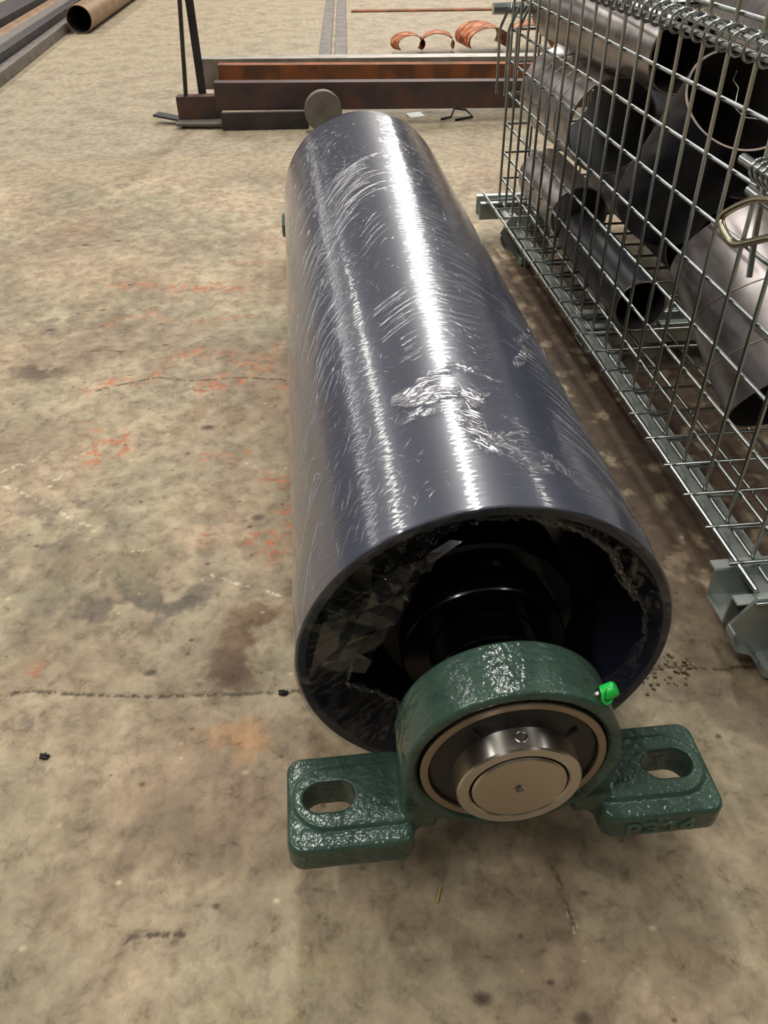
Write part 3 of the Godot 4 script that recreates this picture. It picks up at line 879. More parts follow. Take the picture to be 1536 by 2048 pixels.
func housing_field(p: Vector3) -> float:
	var q := Vector3(absf(p.x), p.y, p.z)
	var rad := Vector2(p.x, p.y).length()
	# barrel, slightly tapered to the back
	var dz := absf(p.z + 0.0008) - 0.0269
	var dr := rad - 0.0882
	var e := Vector2(dr + 0.004, dz + 0.004)
	var barrel := minf(maxf(e.x, e.y), 0.0) + Vector2(maxf(e.x, 0.0), maxf(e.y, 0.0)).length() - 0.004
	# cheeks running down to the feet
	var cheek := rbox(q - Vector3(0.0735, -0.040, -0.0008), Vector3(0.0147, 0.042, 0.0258), 0.004)
	var d := smin(barrel, cheek, 0.006)
	# foot plate with rounded plan corners
	var fp := Vector2(absf(q.x - 0.132), absf(p.z - 0.0012)) - Vector2(0.0528, 0.045) + Vector2(0.013, 0.013)
	var plan := Vector2(maxf(fp.x, 0.0), maxf(fp.y, 0.0)).length() + minf(maxf(fp.x, fp.y), 0.0) - 0.013
	var fy := absf(p.y + 0.078) - 0.0152
	var ef := Vector2(plan + 0.005, fy + 0.005)
	var foot := minf(maxf(ef.x, ef.y), 0.0) + Vector2(maxf(ef.x, 0.0), maxf(ef.y, 0.0)).length() - 0.005
	# raised pad round the slot
	var ps := Vector2(maxf(absf(q.x - 0.122) - 0.028, 0.0), p.z).length() - 0.0295
	var ep := Vector2(ps + 0.003, absf(p.y + 0.0735) - 0.0147 + 0.003)
	var pad := minf(maxf(ep.x, ep.y), 0.0) + Vector2(maxf(ep.x, 0.0), maxf(ep.y, 0.0)).length() - 0.003
	foot = smin(foot, pad, 0.003)
	d = smin(d, foot, 0.006)
	# low web under the ring
	d = smin(d, rbox(p - Vector3(0, -0.084, -0.004), Vector3(0.085, 0.006, 0.018), 0.003), 0.008)
	# slot and bore
	var sl := Vector2(maxf(absf(q.x - 0.1485) - 0.0078, 0.0), p.z).length() - 0.0142
	d = maxf(d, -sl)
	var bore := 0.0765 + maxf(0.0, (absf(p.z) - 0.0215)) * 0.9
	d = maxf(d, bore - rad)
	return d

func surface_nets(f: Callable, lo: Vector3, hi: Vector3, cell: float) -> ArrayMesh:
	var nx := int((hi.x - lo.x) / cell) + 2
	var ny := int((hi.y - lo.y) / cell) + 2
	var nz := int((hi.z - lo.z) / cell) + 2
	var B := 5
	var val := PackedFloat32Array()
	val.resize(nx * ny * nz)
	val.fill(1.0)
	for bz in range(0, nz, B):
		for by in range(0, ny, B):
			for bx in range(0, nx, B):
				var c := lo + Vector3(bx + B * 0.5 - 0.5, by + B * 0.5 - 0.5, bz + B * 0.5 - 0.5) * cell
				var d: float = f.call(c)
				var act := absf(d) < cell * B * 1.1
				for k in range(bz, mini(bz + B, nz)):
					for j in range(by, mini(by + B, ny)):
						for i in range(bx, mini(bx + B, nx)):
							val[(k * ny + j) * nx + i] = f.call(lo + Vector3(i, j, k) * cell) if act else d
	var id := PackedInt32Array()
	id.resize(nx * ny * nz)
	id.fill(-1)
	var v := PackedVector3Array()
	var off := [0, 1, nx, nx + 1, nx * ny, nx * ny + 1, nx * ny + nx, nx * ny + nx + 1]
	var cor := [Vector3(0, 0, 0), Vector3(1, 0, 0), Vector3(0, 1, 0), Vector3(1, 1, 0), Vector3(0, 0, 1), Vector3(1, 0, 1), Vector3(0, 1, 1), Vector3(1, 1, 1)]
	var edges := [[0, 1], [2, 3], [4, 5], [6, 7], [0, 2], [1, 3], [4, 6], [5, 7], [0, 4], [1, 5], [2, 6], [3, 7]]
	for k in nz - 1:
		for j in ny - 1:
			var row := (k * ny + j) * nx
			for i in nx - 1:
				var a := row + i
				var inside := 0
				for o in off:
					if val[a + o] < 0.0:
						inside += 1
				if inside == 0 or inside == 8:
					continue
				var sum := Vector3.ZERO
				var m := 0
				for e in edges:
					var d0 := val[a + off[e[0]]]
					var d1 := val[a + off[e[1]]]
					if (d0 < 0.0) != (d1 < 0.0):
						sum += cor[e[0]].lerp(cor[e[1]], d0 / (d0 - d1))
						m += 1
				id[a] = v.size()
				v.append(lo + (Vector3(i, j, k) + sum / m) * cell)
	var n := PackedVector3Array()
	n.resize(v.size())
	var h := cell * 0.45
	for k in v.size():
		var p := v[k]
		var g := Vector3.ZERO
		for s in [Vector3(1, -1, -1), Vector3(-1, -1, 1), Vector3(-1, 1, -1), Vector3(1, 1, 1)]:
			g += s * float(f.call(p + s * h))
		n[k] = g.normalized()
		v[k] = p - n[k] * clampf(f.call(p), -cell, cell) * 0.9
	var ix := PackedInt32Array()
	var st := [1, nx, nx * ny]
	for k in range(1, nz - 1):
		for j in range(1, ny - 1):
			for i in range(1, nx - 1):
				var a := (k * ny + j) * nx + i
				var in0 := val[a] < 0.0
				for ax in 3:
					if in0 == (val[a + st[ax]] < 0.0):
						continue
					var s1: int = st[(ax + 1) % 3]
					var s2: int = st[(ax + 2) % 3]
					var q := [id[a], id[a - s1], id[a - s1 - s2], id[a - s2]]
					if q[0] < 0 or q[1] < 0 or q[2] < 0 or q[3] < 0:
						continue
					if in0:
						ix.append_array([q[0], q[2], q[1], q[0], q[3], q[2]])
					else:
						ix.append_array([q[0], q[1], q[2], q[0], q[2], q[3]])
	var ar := []
	ar.resize(Mesh.ARRAY_MAX)
	ar[Mesh.ARRAY_VERTEX] = v
	ar[Mesh.ARRAY_NORMAL] = n
	ar[Mesh.ARRAY_INDEX] = ix
	var me := ArrayMesh.new()
	me.add_surface_from_arrays(Mesh.PRIMITIVE_TRIANGLES, ar)
	return me

func pillow_block() -> Node3D:
	var o := thing("pillow_block", "", "bearing", Vector3(0, BY, BZ))
	var M_housing := surface_nets(housing_field, Vector3(-0.19, -0.10, -0.05), Vector3(0.19, 0.095, 0.053), 0.0022)
	part("housing", M_housing, M.green, o, true)
	var b := MB.new()
	b.lathe(PackedVector2Array([Vector2(0.0748, -0.022), Vector2(0.0755, 0.0), Vector2(0.0750, 0.0245), Vector2(0.0742, 0.0252), Vector2(0.0690, 0.0252), Vector2(0.0684, 0.0246), Vector2(0.0684, 0.012)]), 96)
	part("outer_ring", b.mesh(), M.ring_steel, o, true)
	b = MB.new()
	b.lathe(PackedVector2Array([Vector2(0.0686, 0.0215), Vector2(0.066, 0.0225), Vector2(0.060, 0.0245), Vector2(0.056, 0.0245), Vector2(0.052, 0.0262), Vector2(0.048, 0.0262)]), 96)
	b.lathe(PackedVector2Array([Vector2(0.048, -0.0262), Vector2(0.056, -0.0245), Vector2(0.0686, -0.0215)]), 64)
	for a in [-0.62, 0.86]:
		b.box(Vector3(sin(a) * 0.0555, cos(a) * 0.0555, 0.026), Vector3(0.0012, 0.011, 0.003), 0.0004, Basis(Vector3(0, 0, 1), -a))
	part("seal", b.mesh(), M.seal, o, true)
	b = MB.new()
	b.lathe(PackedVector2Array([Vector2(0.0393, -0.033), Vector2(0.0485, -0.033), Vector2(0.0493, -0.032), Vector2(0.0493, 0.0443), Vector2(0.0480, 0.0457), Vector2(0.0402, 0.0457), Vector2(0.0390, 0.0445), Vector2(0.0385, 0.02)]), 128)
	var ring := part("inner_ring", b.mesh(), M.steel, o, true)
	ring.set_meta("label", "bright steel inner ring round the shaft end")
	b = MB.new()
	b.t = Transform3D(Basis(Vector3(1, 0, 0), -PI / 2), Vector3(-0.001, 0.0487, 0.0345))
	b.lathe(PackedVector2Array([Vector2(0.0052, -0.002), Vector2(0.0052, 0.0008), Vector2(0.0046, 0.0012), Vector2(0.0034, 0.0009)]), 24)
	var scr := part("set_screw", b.mesh(), M.steel, ring, true)
	b = MB.new()
	b.t = Transform3D(Basis(Vector3(1, 0, 0), -PI / 2), Vector3(-0.001, 0.0487, 0.0345))
	b.lathe(PackedVector2Array([Vector2(0.0035, 0.001), Vector2(0.0030, 0.0002), Vector2(0.0, 0.0001)]), 6)
	part("hex_socket", b.mesh(), M.dark_hole, ring, true)
	# raised size mark on the right foot
	var tm := TextMesh.new()
	tm.text = "P314"
	var sf := SystemFont.new()
	sf.font_names = PackedStringArray(["Droid Sans"])
	sf.font_weight = 700
	tm.font = sf
	tm.font_size = 64
	tm.pixel_size = 0.00036
	tm.depth = 0.0026
	tm.horizontal_alignment = HORIZONTAL_ALIGNMENT_CENTER
	var mark := part("size_mark", tm, M.green_smooth, o, true)
	mark.position = Vector3(0.128, -0.0795, 0.0468)
	mark.scale = Vector3(1.25, 0.86, 1.0)
	mark.set_meta("label", "raised cast mark reading P314")
	# grease nipple with its bright cap
	var gdir := Vector3(0.80, 0.58, 0.12).normalized()
	var gp := Vector3(0.0625, 0.0605, 0.012)
	b = MB.new()
	b.t = Transform3D(dir_basis(gdir), gp)
	b.lathe(PackedVector2Array([Vector2(0.0045, -0.003), Vector2(0.0045, 0.003), Vector2(0.003, 0.004), Vector2(0.003, 0.008)]), 20)
	part("grease_nipple", b.mesh(), M.steel, o, true)
	b = MB.new()
	b.t = Transform3D(dir_basis(gdir), gp)
	b.lathe(PackedVector2Array([Vector2(0.0048, 0.0045), Vector2(0.0062, 0.0050), Vector2(0.0062, 0.0135), Vector2(0.0052, 0.0155), Vector2(0.0, 0.0158)]), 28)
	var loop := PackedVector3Array()
	for k in 25:
		var w := TAU * k / 24.0
		loop.append(Vector3(-0.0035 + 0.0052 * cos(w) , 0.0062 * sin(w), 0.0042 + 0.0045 * (1 + cos(w)) * 0.9))
	b.tube(loop, 0.0013, 8)
	b.tube(PackedVector3Array([Vector3(0.002, -0.0058, 0.004), Vector3(0.003, -0.010, 0.003), Vector3(0.0035, -0.0145, 0.0005)]), 0.0011, 8)
	var cp := part("grease_cap", b.mesh(), M.cap_green, o, true)
	cp.set_meta("label", "bright green plastic grease cap with strap")
	return o

# ------------------------------------------------------------------ wire basket
func wx(z: float) -> float:   # front face of the basket
	return 0.3505 + 0.0078 * z

func basket() -> void:
	var at := Vector3(0.95, 0, -0.8)
	var o := thing("wire_basket", "zinc wire mesh basket on sheet steel legs, full of cut pipe, beside the roller", "basket", at)
	var GZ := 0.0652
	var r := 0.0027
	var H := [0.0969, 0.1467, 0.205, 0.267, 0.33, 0.393, 0.4545, 0.5165, 0.60, 0.665, 0.73, 0.795, 0.86]
	var top := 0.88
	var wid := 1.0
	# vertical wires of the two long faces; each foot is bent in under the floor mesh
	var b := MB.new()
	b.tube(PackedVector3Array([Vector3(0, top, 0), Vector3(0, 0.104, 0), Vector3(0.004, 0.096, 0), Vector3(0.012, 0.092, 0), Vector3(0.055, 0.092, 0)]), r, 8)
	var wv := b.mesh()
	b = MB.new()
	b.tube(PackedVector3Array([Vector3(0, top, 0), Vector3(0, 0.09, 0)]), r, 8)
	var wp := b.mesh()
	var fz := -0.1694 + GZ
	for k in 22:
		var z := fz - k * GZ
		var w := part("vertical_wire", wv, M.zinc, o, true)
		w.position = Vector3(wx(z), 0, z) - at
		w = part("vertical_wire", wp, M.zinc, o, true)
		w.position = Vector3(wx(z) + wid, 0, z) - at
	var zn := fz + 0.012
	var zf := fz - 21 * GZ - 0.02
	# long horizontal wires
	for y in H:
		for s in 2:
			b = MB.new()
			var dx := 0.0052 if s == 0 else wid - 0.005
			b.tube(PackedVector3Array([Vector3(wx(zn) + dx, y, zn), Vector3(wx(zf) + dx, y, zf)]), r, 8)
			part("horizontal_wire", b.mesh(), M.zinc, o)
	# end faces
	for e in [zf, zn]:
		for k in range(0, 16):
			var w := part("vertical_wire", wp, M.zinc, o, true)
			w.position = Vector3(wx(e) + 0.004 + k * 0.0645, 0, e) - at
		for y in H:
			b = MB.new()
			b.tube(PackedVector3Array([Vector3(wx(e), y, e + 0.005), Vector3(wx(e) + wid, y, e + 0.005)]), r, 8)
			part("horizontal_wire", b.mesh(), M.zinc, o)
	# floor mesh: cross wires and long wires
	for k in 22:
		var z := fz - k * GZ
		b = MB.new()
		b.tube(PackedVector3Array([Vector3(wx(z) - 0.030, 0.1025, z + 0.006), Vector3(wx(z) + wid, 0.1015, z + 0.006)]), r, 6)
		part("floor_wire", b.mesh(), M.zinc, o)
	for k in range(1, 16):
		b = MB.new()
		b.tube(PackedVector3Array([Vector3(wx(zn) + k * 0.0645, 0.097, zn), Vector3(wx(zf) + k * 0.0645, 0.097, zf)]), r, 6)
		part("floor_wire", b.mesh(), M.zinc, o)
	b = MB.new()
	b.tube(PackedVector3Array([Vector3(0.3312, 0.1005, -0.1195), Vector3(0.3120, 0.1005, -1.5253)]), 0.0034, 10)
	part("edge_rod", b.mesh(), M.zinc, o)
	# runners under the floor
	b = MB.new()
	var L := zn - zf
	b.t = Transform3D(Basis(Vector3.UP, 0.0078), Vector3(wx(zn) - 0.006, 0.0, zn))
	b.box(Vector3(0.020, 0.080, -L * 0.5), Vector3(0.030, 0.004, L), 0.001)
	b.box(Vector3(0.036, 0.070, -L * 0.5), Vector3(0.003, 0.022, L), 0.001)
	part("side_rail", b.mesh(), M.zinc_sheet, o)
	for z in [-0.122, -0.80, -1.485]:
		b = MB.new()
		var c: float = wx(z)
		var x0 := c - 0.044 if z != -0.80 else c + 0.002
		var xm := (x0 + c + 0.98) * 0.5
		var xl := c + 0.98 - x0
		b.box(Vector3(xm, 0.052, z - 0.022), Vector3(xl, 0.003, 0.044), 0.001)
		b.box(Vector3(xm, 0.072, z), Vector3(xl, 0.042, 0.003), 0.001)
		b.box(Vector3(xm, 0.072, z - 0.044), Vector3(xl, 0.042, 0.003), 0.001)
		b.box(Vector3(xm, 0.093, z + 0.007), Vector3(xl, 0.003, 0.016), 0.001)
		b.box(Vector3(xm, 0.093, z - 0.051), Vector3(xl, 0.003, 0.016), 0.001)
		part("cross_channel", b.mesh(), M.zinc_sheet, o)
	# pressed legs: an outer flange and a folded inner plate
	for s in [[0.0, -0.100, 1.0], [0.012, -1.33, 1.0], [0.87, -0.100, -1.0], [0.87, -1.33, -1.0]]:
		b = MB.new()
		var flip: float = s[2]
		var x0: float = s[0] if flip > 0 else 1.05 + 0.30
		var fx := func(x: float) -> float: return x0 + flip * x
		var out := [[0.322, 0.108], [0.318, 0.100], [0.300, 0.070], [0.299, 0.064], [0.304, 0.050], [0.310, 0.041], [0.325, 0.035], [0.331, 0.030], [0.345, 0.010], [0.349, 0.003], [0.355, 0.0], [0.40, 0.0], [0.41, 0.0], [0.41, 0.108]]
		var pg := PackedVector2Array()
		for q in out:
			pg.append(Vector2(fx.call(q[0]), q[1]))
		b.prism(pg, s[1] - 0.004, s[1], 0.0006)
		# folded side flange following the outline
		for k in range(2, 12):
			var A := Vector3(fx.call(out[k][0]), out[k][1], s[1])
			var B := Vector3(fx.call(out[k + 1][0]), out[k + 1][1], s[1])
			if k == 12:
				break
			var mid := (A + B) * 0.5 + Vector3(0, 0, 0.006)
			var ang := atan2(B.y - A.y, B.x - A.x)
			b.box(mid, Vector3(A.distance_to(B) + 0.002, 0.003, 0.016), 0.0008, Basis(Vector3(0, 0, 1), ang))
		b.box(Vector3(fx.call(0.385), 0.052, s[1] + 0.020), Vector3(0.07, 0.10, 0.004), 0.001, Basis(Vector3.UP, flip * 0.5))
		b.box(Vector3(fx.call(0.375), 0.012, s[1] + 0.010), Vector3(0.062, 0.022, 0.034), 0.005)
		part("leg", b.mesh(), M.zinc_sheet, o)
	# hinge coils: a helix of wire round a bundle of rods
	b = MB.new()
	var hp := PackedVector3Array()
	var turns := 42
	var hz0 := -0.12
	for k in turns * 14 + 1:
		var w := TAU * k / 14.0
		var z := hz0 - k / 14.0 * 0.0325
		hp.append(Vector3(wx(z) - 0.004 + 0.0140 * cos(w), 0.577 + 0.0140 * sin(w), z))
	b.tube(hp, 0.0022, 7)
	part("hinge_coil", b.mesh(), M.zinc, o)
	for k in 4:
		b = MB.new()
		var w := TAU * k / 4.0 + 0.5
		var c := Vector3(-0.004 + 0.0078 * cos(w), 0.577 + 0.0078 * sin(w), 0)
		b.tube(PackedVector3Array([c + Vector3(wx(-0.1), 0, -0.1), c + Vector3(wx(-1.5), 0, -1.5)]), 0.0038, 8)
		part("hinge_rod", b.mesh(), M.zinc, o)
	b = MB.new()
	hp = PackedVector3Array()
	for k in 20 * 12 + 1:
		var w := TAU * k / 12.0
		hp.append(Vector3(0.335 + k / 12.0 * 0.03, 0.492 + 0.017 * sin(w), -1.50 + 0.017 * cos(w)))
	b.tube(hp, 0.0022, 6)
	part("hinge_coil", b.mesh(), M.zinc, o)
	b = MB.new()
	b.tube(PackedVector3Array([Vector3(0.30, 0.492, -1.50), Vector3(0.95, 0.492, -1.50)]), 0.012, 10)
	part("hinge_rod", b.mesh(), M.zinc, o)
	# hooks at the far corner
	for k in 3:
		b = MB.new()
		var x := 0.318 + 0.012 * k
		var z := -1.49 + 0.03 * k
		b.tube(PackedVector3Array([Vector3(x, 0.33, z), Vector3(x - 0.002, 0.455, z), Vector3(x + 0.004, 0.470, z), Vector3(x + 0.018, 0.500, z), Vector3(x + 0.024, 0.502, z), Vector3(x + 0.026, 0.49, z)]), 0.003, 8)
		part("hook", b.mesh(), M.zinc, o)
	# latch on the front face: pull ring, bolts, guide wires
	b = MB.new()
	var ring := PackedVector3Array()
	var rp := [Vector3(0.336, 0.4265, -0.300), Vector3(0.334, 0.401, -0.352), Vector3(0.333, 0.402, -0.376), Vector3(0.334, 0.414, -0.398), Vector3(0.335, 0.436, -0.372), Vector3(0.336, 0.455, -0.334), Vector3(0.336, 0.463, -0.290), Vector3(0.336, 0.455, -0.262), Vector3(0.336, 0.44, -0.262)]
	var cv := Curve3D.new()
	for k in rp.size() + 1:
		var pv: Vector3 = rp[(k - 1 + rp.size()) % rp.size()]
		var nx: Vector3 = rp[(k + 1) % rp.size()]
		var tg := (nx - pv) * 0.17
		cv.add_point(rp[k % rp.size()], -tg, tg)
	ring = cv.tessellate(4, 3)
	ring.remove_at(ring.size() - 1)
	b.tube(ring, 0.0042, 10, true)
	var pr := part("pull_ring", b.mesh(), M.passivated, o)
	pr.set_meta("label", "yellowish plated wire pull ring")
	b = MB.new()
	b.tube(PackedVector3Array([Vector3(0.338, 0.479, -0.392), Vector3(0.338, 0.476, -0.25)]), 0.0058, 12)
	b.tube(PackedVector3Array([Vector3(0.344, 0.452, -0.372), Vector3(0.344, 0.448, -0.24)]), 0.0062, 12)
	part("latch_bolt", b.mesh(), M.zinc, o)
	b = MB.new()
	hp = PackedVector3Array()
	for k in 5 * 14 + 1:
		var w := TAU * k / 14.0
		hp.append(Vector3(0.338 + 0.0105 * cos(w), 0.478 + 0.0105 * sin(w), -0.358 + k / 14.0 * 0.012))
	b.tube(hp, 0.0022, 8)
	part("latch_coil", b.mesh(), M.zinc, o)
	b = MB.new()
	b.tube(PackedVector3Array([Vector3(0.343, 0.47, -0.345), Vector3(0.342, 0.42, -0.335), Vector3(0.341, 0.3755, -0.322)]), 0.0034, 10)
	part("latch_pin", b.mesh(), M.zinc, o)

# ------------------------------------------------------------------ cut pipe in the basket
func pipe(label: String, a: Vector3, e: Vector3, r: float, m: Material, seams := 0, thick := 0.004, squash := 1.0) -> void:
	# a is the visible end
	var d := e - a
	var L := d.length()
	var o := thing("steel_pipe", label, "pipe", (a + e) * 0.5, "offcuts of steel pipe in the wire basket")
	o.basis = dir_basis(-d)
	var h := L * 0.5
	var b := MB.new()
	var ri := r - thick
	var prof := PackedVector2Array([Vector2(r, -h), Vector2(r, h)])
	b.t = Transform3D(Basis.from_scale(Vector3(squash, 1, 1)), Vector3.ZERO)
	prof = PackedVector2Array()
	var steps := 24
	for k in steps + 1:
		prof.append(Vector2(r, -h + L * k / steps))
	b.lathe(PackedVector2Array([Vector2(r, h), Vector2(r, -h)]) if false else PackedVector2Array([Vector2(r, -h), Vector2(r, h)]), 72)
	part("pipe_wall", b.mesh(), m, o, true)
	b = MB.new()
	b.lathe(PackedVector2Array([Vector2(ri, h), Vector2(ri, -h)]), 72)
	part("pipe_bore", b.mesh(), M.pipe_inside, o, true)
	b = MB.new()
	b.lathe(PackedVector2Array([Vector2(r, h - 0.0005), Vector2(r - 0.0008, h + 0.0003), Vector2(ri + 0.0008, h + 0.0003), Vector2(ri, h - 0.0005)]), 72)
	part("cut_rim", b.mesh(), M.cut_edge, o, true)
	b = MB.new()
	b.lathe(PackedVector2Array([Vector2(ri, -h), Vector2(r, -h)]), 72)
	part("cut_rim", b.mesh(), M.cut_edge, o, true)
	if seams > 0:
		b = MB.new()
		for s in seams:
			var pts := PackedVector3Array()
			for k in 41:
				var w := TAU * (k / 40.0 * 1.0 + float(s) / seams * 0.0) + s * 1.3
				var z := -h + 0.02 + (L - 0.04) * (float(s) + k / 40.0) / seams
				pts.append(Vector3(r * 1.0 * sin(w), r * cos(w), z))
			b.tube(pts, 0.0011, 5)
		part("spiral_weld", b.mesh(), m, o, true)

func pipes() -> void:
	pipe("long grey pipe on top of the basket load, open end just under hinge coil", Vector3(0.51, 0.480, -0.98), Vector3(0.43, 0.50, -1.45), 0.062, M.mill)
	pipe("wide level pipe with dark open mouth below the long grey pipe in the basket", Vector3(0.464, 0.337, -1.13), Vector3(0.45, 0.337, -1.46), 0.087, M.mill, 4)
	pipe("dark pipe standing steeply, its round bright rimmed mouth facing up at upper right", Vector3(0.445, 0.486, -0.63), Vector3(0.442, 0.30, -0.80), 0.075, M.gun)
	pipe("bright pipe with spiral seams leaning down to the basket floor at lower right", Vector3(0.508, 0.187, -0.385), Vector3(0.477, 0.315, -0.575), 0.107, M.mill, 2)
	pipe("small dark pipe on the basket floor, mouth beside the spiral seamed pipe", Vector3(0.415, 0.150, -0.74), Vector3(0.415, 0.150, -1.08), 0.045, M.gun)
	pipe("short grey pipe on the basket floor below the wide level pipe", Vector3(0.42, 0.175, -1.12), Vector3(0.42, 0.175, -1.40), 0.058, M.mill)
	pipe("pale pipe end at the top right edge of the picture, above the dark steep pipe", Vector3(0.66, 0.50, -0.75), Vector3(0.80, 0.50, -1.3), 0.11, M.mill)
	pipe("pipe lying across the back of the basket behind the dark steep pipe", Vector3(0.78, 0.20, -0.5), Vector3(0.76, 0.20, -1.40), 0.095, M.gun)
	pipe("dark pipe lying level at mid height behind the wide level pipe in the basket", Vector3(0.66, 0.318, -0.95), Vector3(0.65, 0.318, -1.44), 0.069, M.gun)
	pipe("short dark pipe on the basket floor at the back, under the level dark pipe", Vector3(0.60, 0.168, -0.95), Vector3(0.60, 0.168, -1.44), 0.065, M.gun)


# ------------------------------------------------------------------ steel stand, bars and billet behind the roller
func bar_between(a: Vector3, e: Vector3, w: float, h: float, bev := 0.003) -> ArrayMesh:
	var b := MB.new()
	b.box((a + e) * 0.5, Vector3(w, h, a.distance_to(e)), bev, dir_basis(e - a))
	return b.mesh()

func angle_bar(a: Vector3, e: Vector3, w: float, h: float, t: float, flange_back := true) -> ArrayMesh:
	# an L: upright face towards the viewer, flange on top running back
	var b := MB.new()
	var s := -1.0 if flange_back else 1.0
	var L := a.distance_to(e)
	var bs := dir_basis(e - a)
	b.t = Transform3D(bs, (a + e) * 0.5)
	var side := signf((bs * Vector3(1, 0, 0)).z) * s
	b.prism(PackedVector2Array([Vector2(0, 0), Vector2(0, h), Vector2(side * w, h), Vector2(side * w, h - t), Vector2(side * t, h - t), Vector2(side * t, 0)]), -L * 0.5, L * 0.5, 0.0012)
	return b.mesh()

func stand_and_bars() -> void:
	var o := thing("steel_stand", "brown steel stand with a leaning upright and brace at the left end of the bars", "stand", Vector3(-0.48, 0, -2.80))
	part("upright", bar_between(Vector3(-0.533, 0.01, -2.80), Vector3(-0.478, 0.62, -2.80), 0.036, 0.012), M.dark_bar, o)
	part("brace", bar_between(Vector3(-0.468, 0.06, -2.83), Vector3(-0.474, 0.62, -2.86), 0.028, 0.012), M.dark_bar, o)
	part("foot_angle", angle_bar(Vector3(-0.56, 0.022, -2.775), Vector3(-0.40, 0.022, -2.765), 0.05, 0.075, 0.006), M.brown, o)
	part("sole_plate", bar_between(Vector3(-0.565, 0.016, -2.76), Vector3(-0.395, 0.016, -2.735), 0.06, 0.012), M.grey_bar, o)
	var b := MB.new()
	b.box(Vector3(-0.60, 0.022, -2.83), Vector3(0.11, 0.008, 0.05), 0.002, Basis(Vector3(0, 1, 0), -0.35) * Basis(Vector3(0, 0, 1), -0.12))
	part("toe_plate", b.mesh(), M.dark_bar, o)
	single("angle_bar", "thick brown angle bar nearest the roller, lying across behind it with a pale top edge", "steel bar", angle_bar(Vector3(-0.415, 0.064, -2.70), Vector3(1.3, 0.030, -2.66), 0.05, 0.088, 0.008), M.brown, "bars across the stand")
	single("angle_bar", "orange rusty bar in the middle of the three bars behind the roller", "steel bar", angle_bar(Vector3(-0.405, 0.122, -2.85), Vector3(1.3, 0.086, -2.82), 0.05, 0.06, 0.008), M.rust, "bars across the stand")
	single("channel_bar", "grey topped bar furthest back of the three, touching the upright", "steel bar", angle_bar(Vector3(-0.475, 0.09, -2.93), Vector3(1.3, 0.062, -2.89), 0.075, 0.100, 0.008), M.pale_bar, "bars across the stand")
	single("flat_plate", "dark flat steel plate on edge under the left end of the bars", "steel plate", bar_between(Vector3(-0.40, 0.031, -2.685), Vector3(-0.09, 0.030, -2.668), 0.006, 0.06), M.dark_bar)
	b = MB.new()
	b.t = Transform3D(Basis(Vector3(1, 0, 0), -0.06), Vector3(-0.037, 0.066, -2.63))
	b.lathe(PackedVector2Array([Vector2(0.0, -0.022), Vector2(0.064, -0.022), Vector2(0.066, -0.020), Vector2(0.066, 0.020), Vector2(0.064, 0.022), Vector2(0.0, 0.022)]), 56)
	single("steel_disc", "dull grey round steel disc standing on edge behind the far rim of the roller", "disc", b.mesh(), M.grey_bar)
	# curled rusty offcuts
	var sp := [[Vector3(0.45, 0, -4.14), 0.060, 0.04, 260.0, 0.5], [Vector3(0.612, 0, -4.12), 0.062, 0.07, 230.0, -0.3], [Vector3(0.82, 0, -4.10), 0.085, 0.12, 235.0, 0.2], [Vector3(1.09, 0, -4.08), 0.085, 0.12, 230.0, -0.4]]
	var lab := ["small open loop of rusty steel strip, leftmost curled offcut behind the bars", "low flattened rusty curl between the open loop and the large curl", "largest tan and rust coloured curled offcut behind the bars", "rightmost rusty curled offcut, half behind the wire basket"]
	for k in 4:
		var s: Array = sp[k]
		b = MB.new()
		var c: Vector3 = s[0]
		var rr: float = s[1]
		var span: float = deg_to_rad(s[3])
		var wd: float = s[2]
		var tl: float = s[4]
		for side in 2:
			var lift := 0.004 * side
			b.sheet(40, 6, func(u: float, v: float) -> Vector3:
				var w := -span * 0.5 + span * u
				var rad := (rr + lift) * (1.0 - 0.25 * v * tl)
				return c + Vector3(rad * 1.25 * sin(w) + v * wd * tl, rr * 0.72 + rad * 0.72 * cos(w), (v - 0.5) * wd * 2.0), func(p: Vector3) -> Vector3: return (p - c - Vector3(0, rr * 0.5, 0)) * (1.0 if side == 1 else -1.0))
		single("curled_offcut", lab[k], "offcut", b.mesh(), M.offcut, "curled offcuts behind the bars")

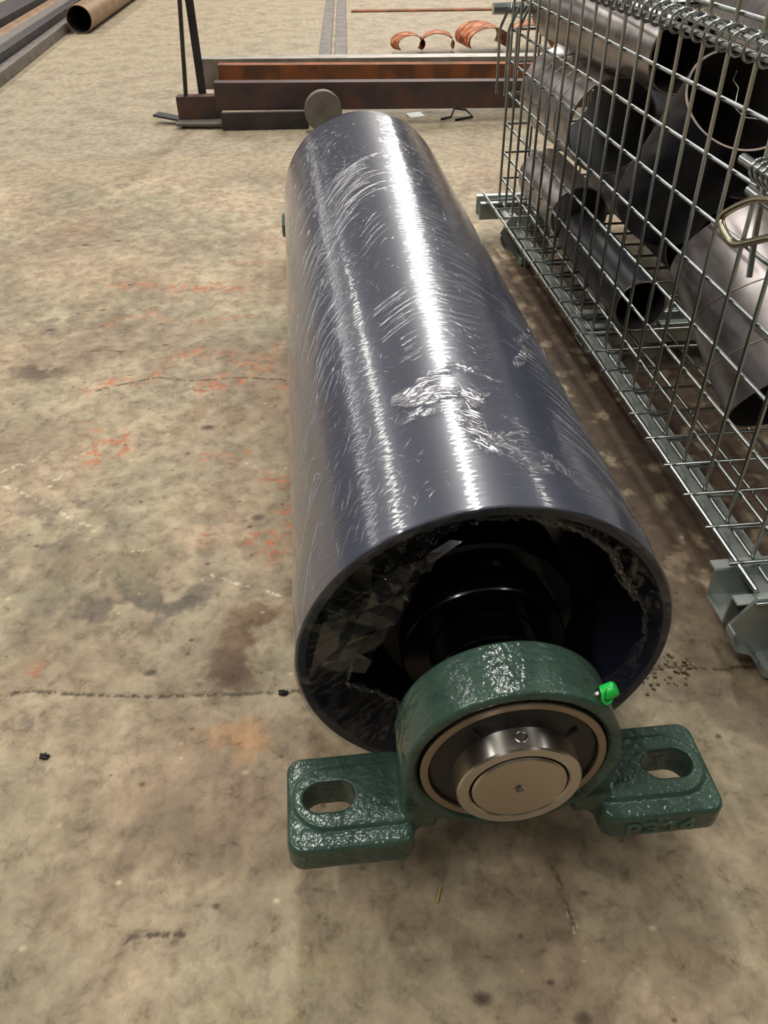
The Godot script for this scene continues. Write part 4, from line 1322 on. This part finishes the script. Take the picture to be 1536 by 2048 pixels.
func left_stock() -> void:
	var e := Vector3(-1.342, 0.073, -5.09)
	var far := e + Vector3(0.09, 0, -3.0)
	var o := thing("steel_tube", "tan steel tube with a dark open end on the floor at upper left", "tube", e)
	o.basis = dir_basis(e - far)
	var L := e.distance_to(far)
	var b := MB.new()
	b.lathe(PackedVector2Array([Vector2(0.073, -L), Vector2(0.073, -0.001), Vector2(0.072, 0.0), Vector2(0.0685, 0.0)]), 56)
	part("tube_wall", b.mesh(), M.tan_pipe, o, true)
	b = MB.new()
	b.lathe(PackedVector2Array([Vector2(0.0685, 0.0), Vector2(0.0685, -L)]), 56)
	part("tube_bore", b.mesh(), M.pipe_inside, o, true)
	for s in [[-1.443, 0.050, 0.052, M.grey_bar, "low grey flat bar nearest the tan tube on the floor at left"], [-1.502, 0.058, 0.088, M.dark_bar, "taller dark faced bar next behind the low grey bar at left"], [-1.575, 0.075, 0.080, M.grey_bar, "grey bar lying between the dark faced bar and the tan round bar"], [-1.83, 0.19, 0.10, M.dark_bar, "wide dark bar behind the tan round bar in the top left corner"]]:
		var m := MB.new()
		var a := Vector3(s[0] + 0.012, s[2] * 0.5, -2.9)
		var z := Vector3(s[0] - 0.055, s[2] * 0.5, -8.5)
		m.box((a + z) * 0.5, Vector3(s[1], s[2], a.distance_to(z)), 0.003, dir_basis(z - a))
		single("flat_bar", s[4], "steel bar", m.mesh(), s[3], "bar stock at upper left")
	var q := MB.new()
	q.tube(PackedVector3Array([Vector3(-1.655, 0.045, -2.9), Vector3(-1.72, 0.045, -8.5)]), 0.040, 24)
	q.t = Transform3D(Basis(), Vector3(0, 0.09, 0))
	single("round_bar", "tan round bar lying along the flat bars in the top left corner", "round bar", q.mesh(), M.tan_pipe)

func debris() -> void:
	var b := MB.new()
	b.tube(PackedVector3Array([Vector3(-0.060, 0.0015, 0.134), Vector3(-0.0575, 0.003, 0.127), Vector3(-0.0545, 0.002, 0.120)]), 0.0010, 6)
	single("straw", "thin yellow straw on the floor in front of the near bearing's shadow", "straw", b.mesh(), M.straw if M.has("straw") else mat(Color(0.75, 0.62, 0.32), 0.7))
	for c in [[Vector3(-0.446, 0.0, -0.062), "small black chip on open floor left of the near bearing"], [Vector3(-0.196, 0.0, -0.118), "small black scrap on the floor crack touching the wrapped roller"]]:
		b = MB.new()
		for k in 5:
			var w := TAU * k / 5.0
			b.box(c[0] + Vector3(0.0028 * cos(w), 0.0015, 0.002 * sin(w)), Vector3(0.006, 0.003, 0.003), 0.0006, Basis(Vector3.UP, w * 2.3) * Basis(Vector3(0, 0, 1), 0.4))
		single("scrap_chip", c[1], "scrap", b.mesh(), M.dark_hole, "black scraps on the floor")
	b = MB.new()
	b.box(Vector3(0.315, 0.003, -2.80), Vector3(0.06, 0.004, 0.05), 0.0008, Basis(Vector3(0, 1, 0), 0.3) * Basis(Vector3(1, 0, 0), 0.12))
	single("paper_scrap", "small pale scrap of card on the floor under the bars right of the roller", "scrap", b.mesh(), M.white_paint)
	b = MB.new()
	b.tube(PackedVector3Array([Vector3(0.40, 0.004, -2.72), Vector3(0.44, 0.006, -2.74), Vector3(0.455, 0.03, -2.76), Vector3(0.50, 0.024, -2.76), Vector3(0.52, 0.006, -2.73), Vector3(0.45, 0.004, -2.70)]), 0.004, 6)
	single("bent_wire", "dark bent piece of wire on the floor under the bars", "wire", b.mesh(), M.dark_hole)
	b = MB.new()
	b.tube(PackedVector3Array([Vector3(0.415, 0.525, -0.600), Vector3(0.412, 0.515, -0.598), Vector3(0.418, 0.507, -0.592), Vector3(0.415, 0.498, -0.585), Vector3(0.412, 0.488, -0.578), Vector3(0.422, 0.478, -0.570), Vector3(0.440, 0.476, -0.565), Vector3(0.465, 0.474, -0.560), Vector3(0.490, 0.470, -0.56)]), 0.0009, 6)
	single("metal_swarf", "thin bright curl of metal swarf hanging in the mouth of the dark steep pipe", "swarf", b.mesh(), M.zinc)
	b = MB.new()
	for k in 70:
		var x := rng.randf_range(0.205, 0.275)
		var z := -0.10 + rng.randfn(0.0, 0.012) - (x - 0.24) * 0.15
		var s := rng.randf_range(0.0015, 0.0045)
		b.box(Vector3(x, s * 0.35, z), Vector3(s, s * 0.8, s * 1.2), s * 0.25, Basis(Vector3(0.3, 1, 0.2).normalized(), rng.randf() * 6.0))
	var g := single("grit", "loose grey grit along the floor crack between roller and basket leg", "grit", b.mesh(), M.grit if M.has("grit") else mat(Color(0.60, 0.53, 0.43), 0.9))
	g.set_meta("kind", "stuff")
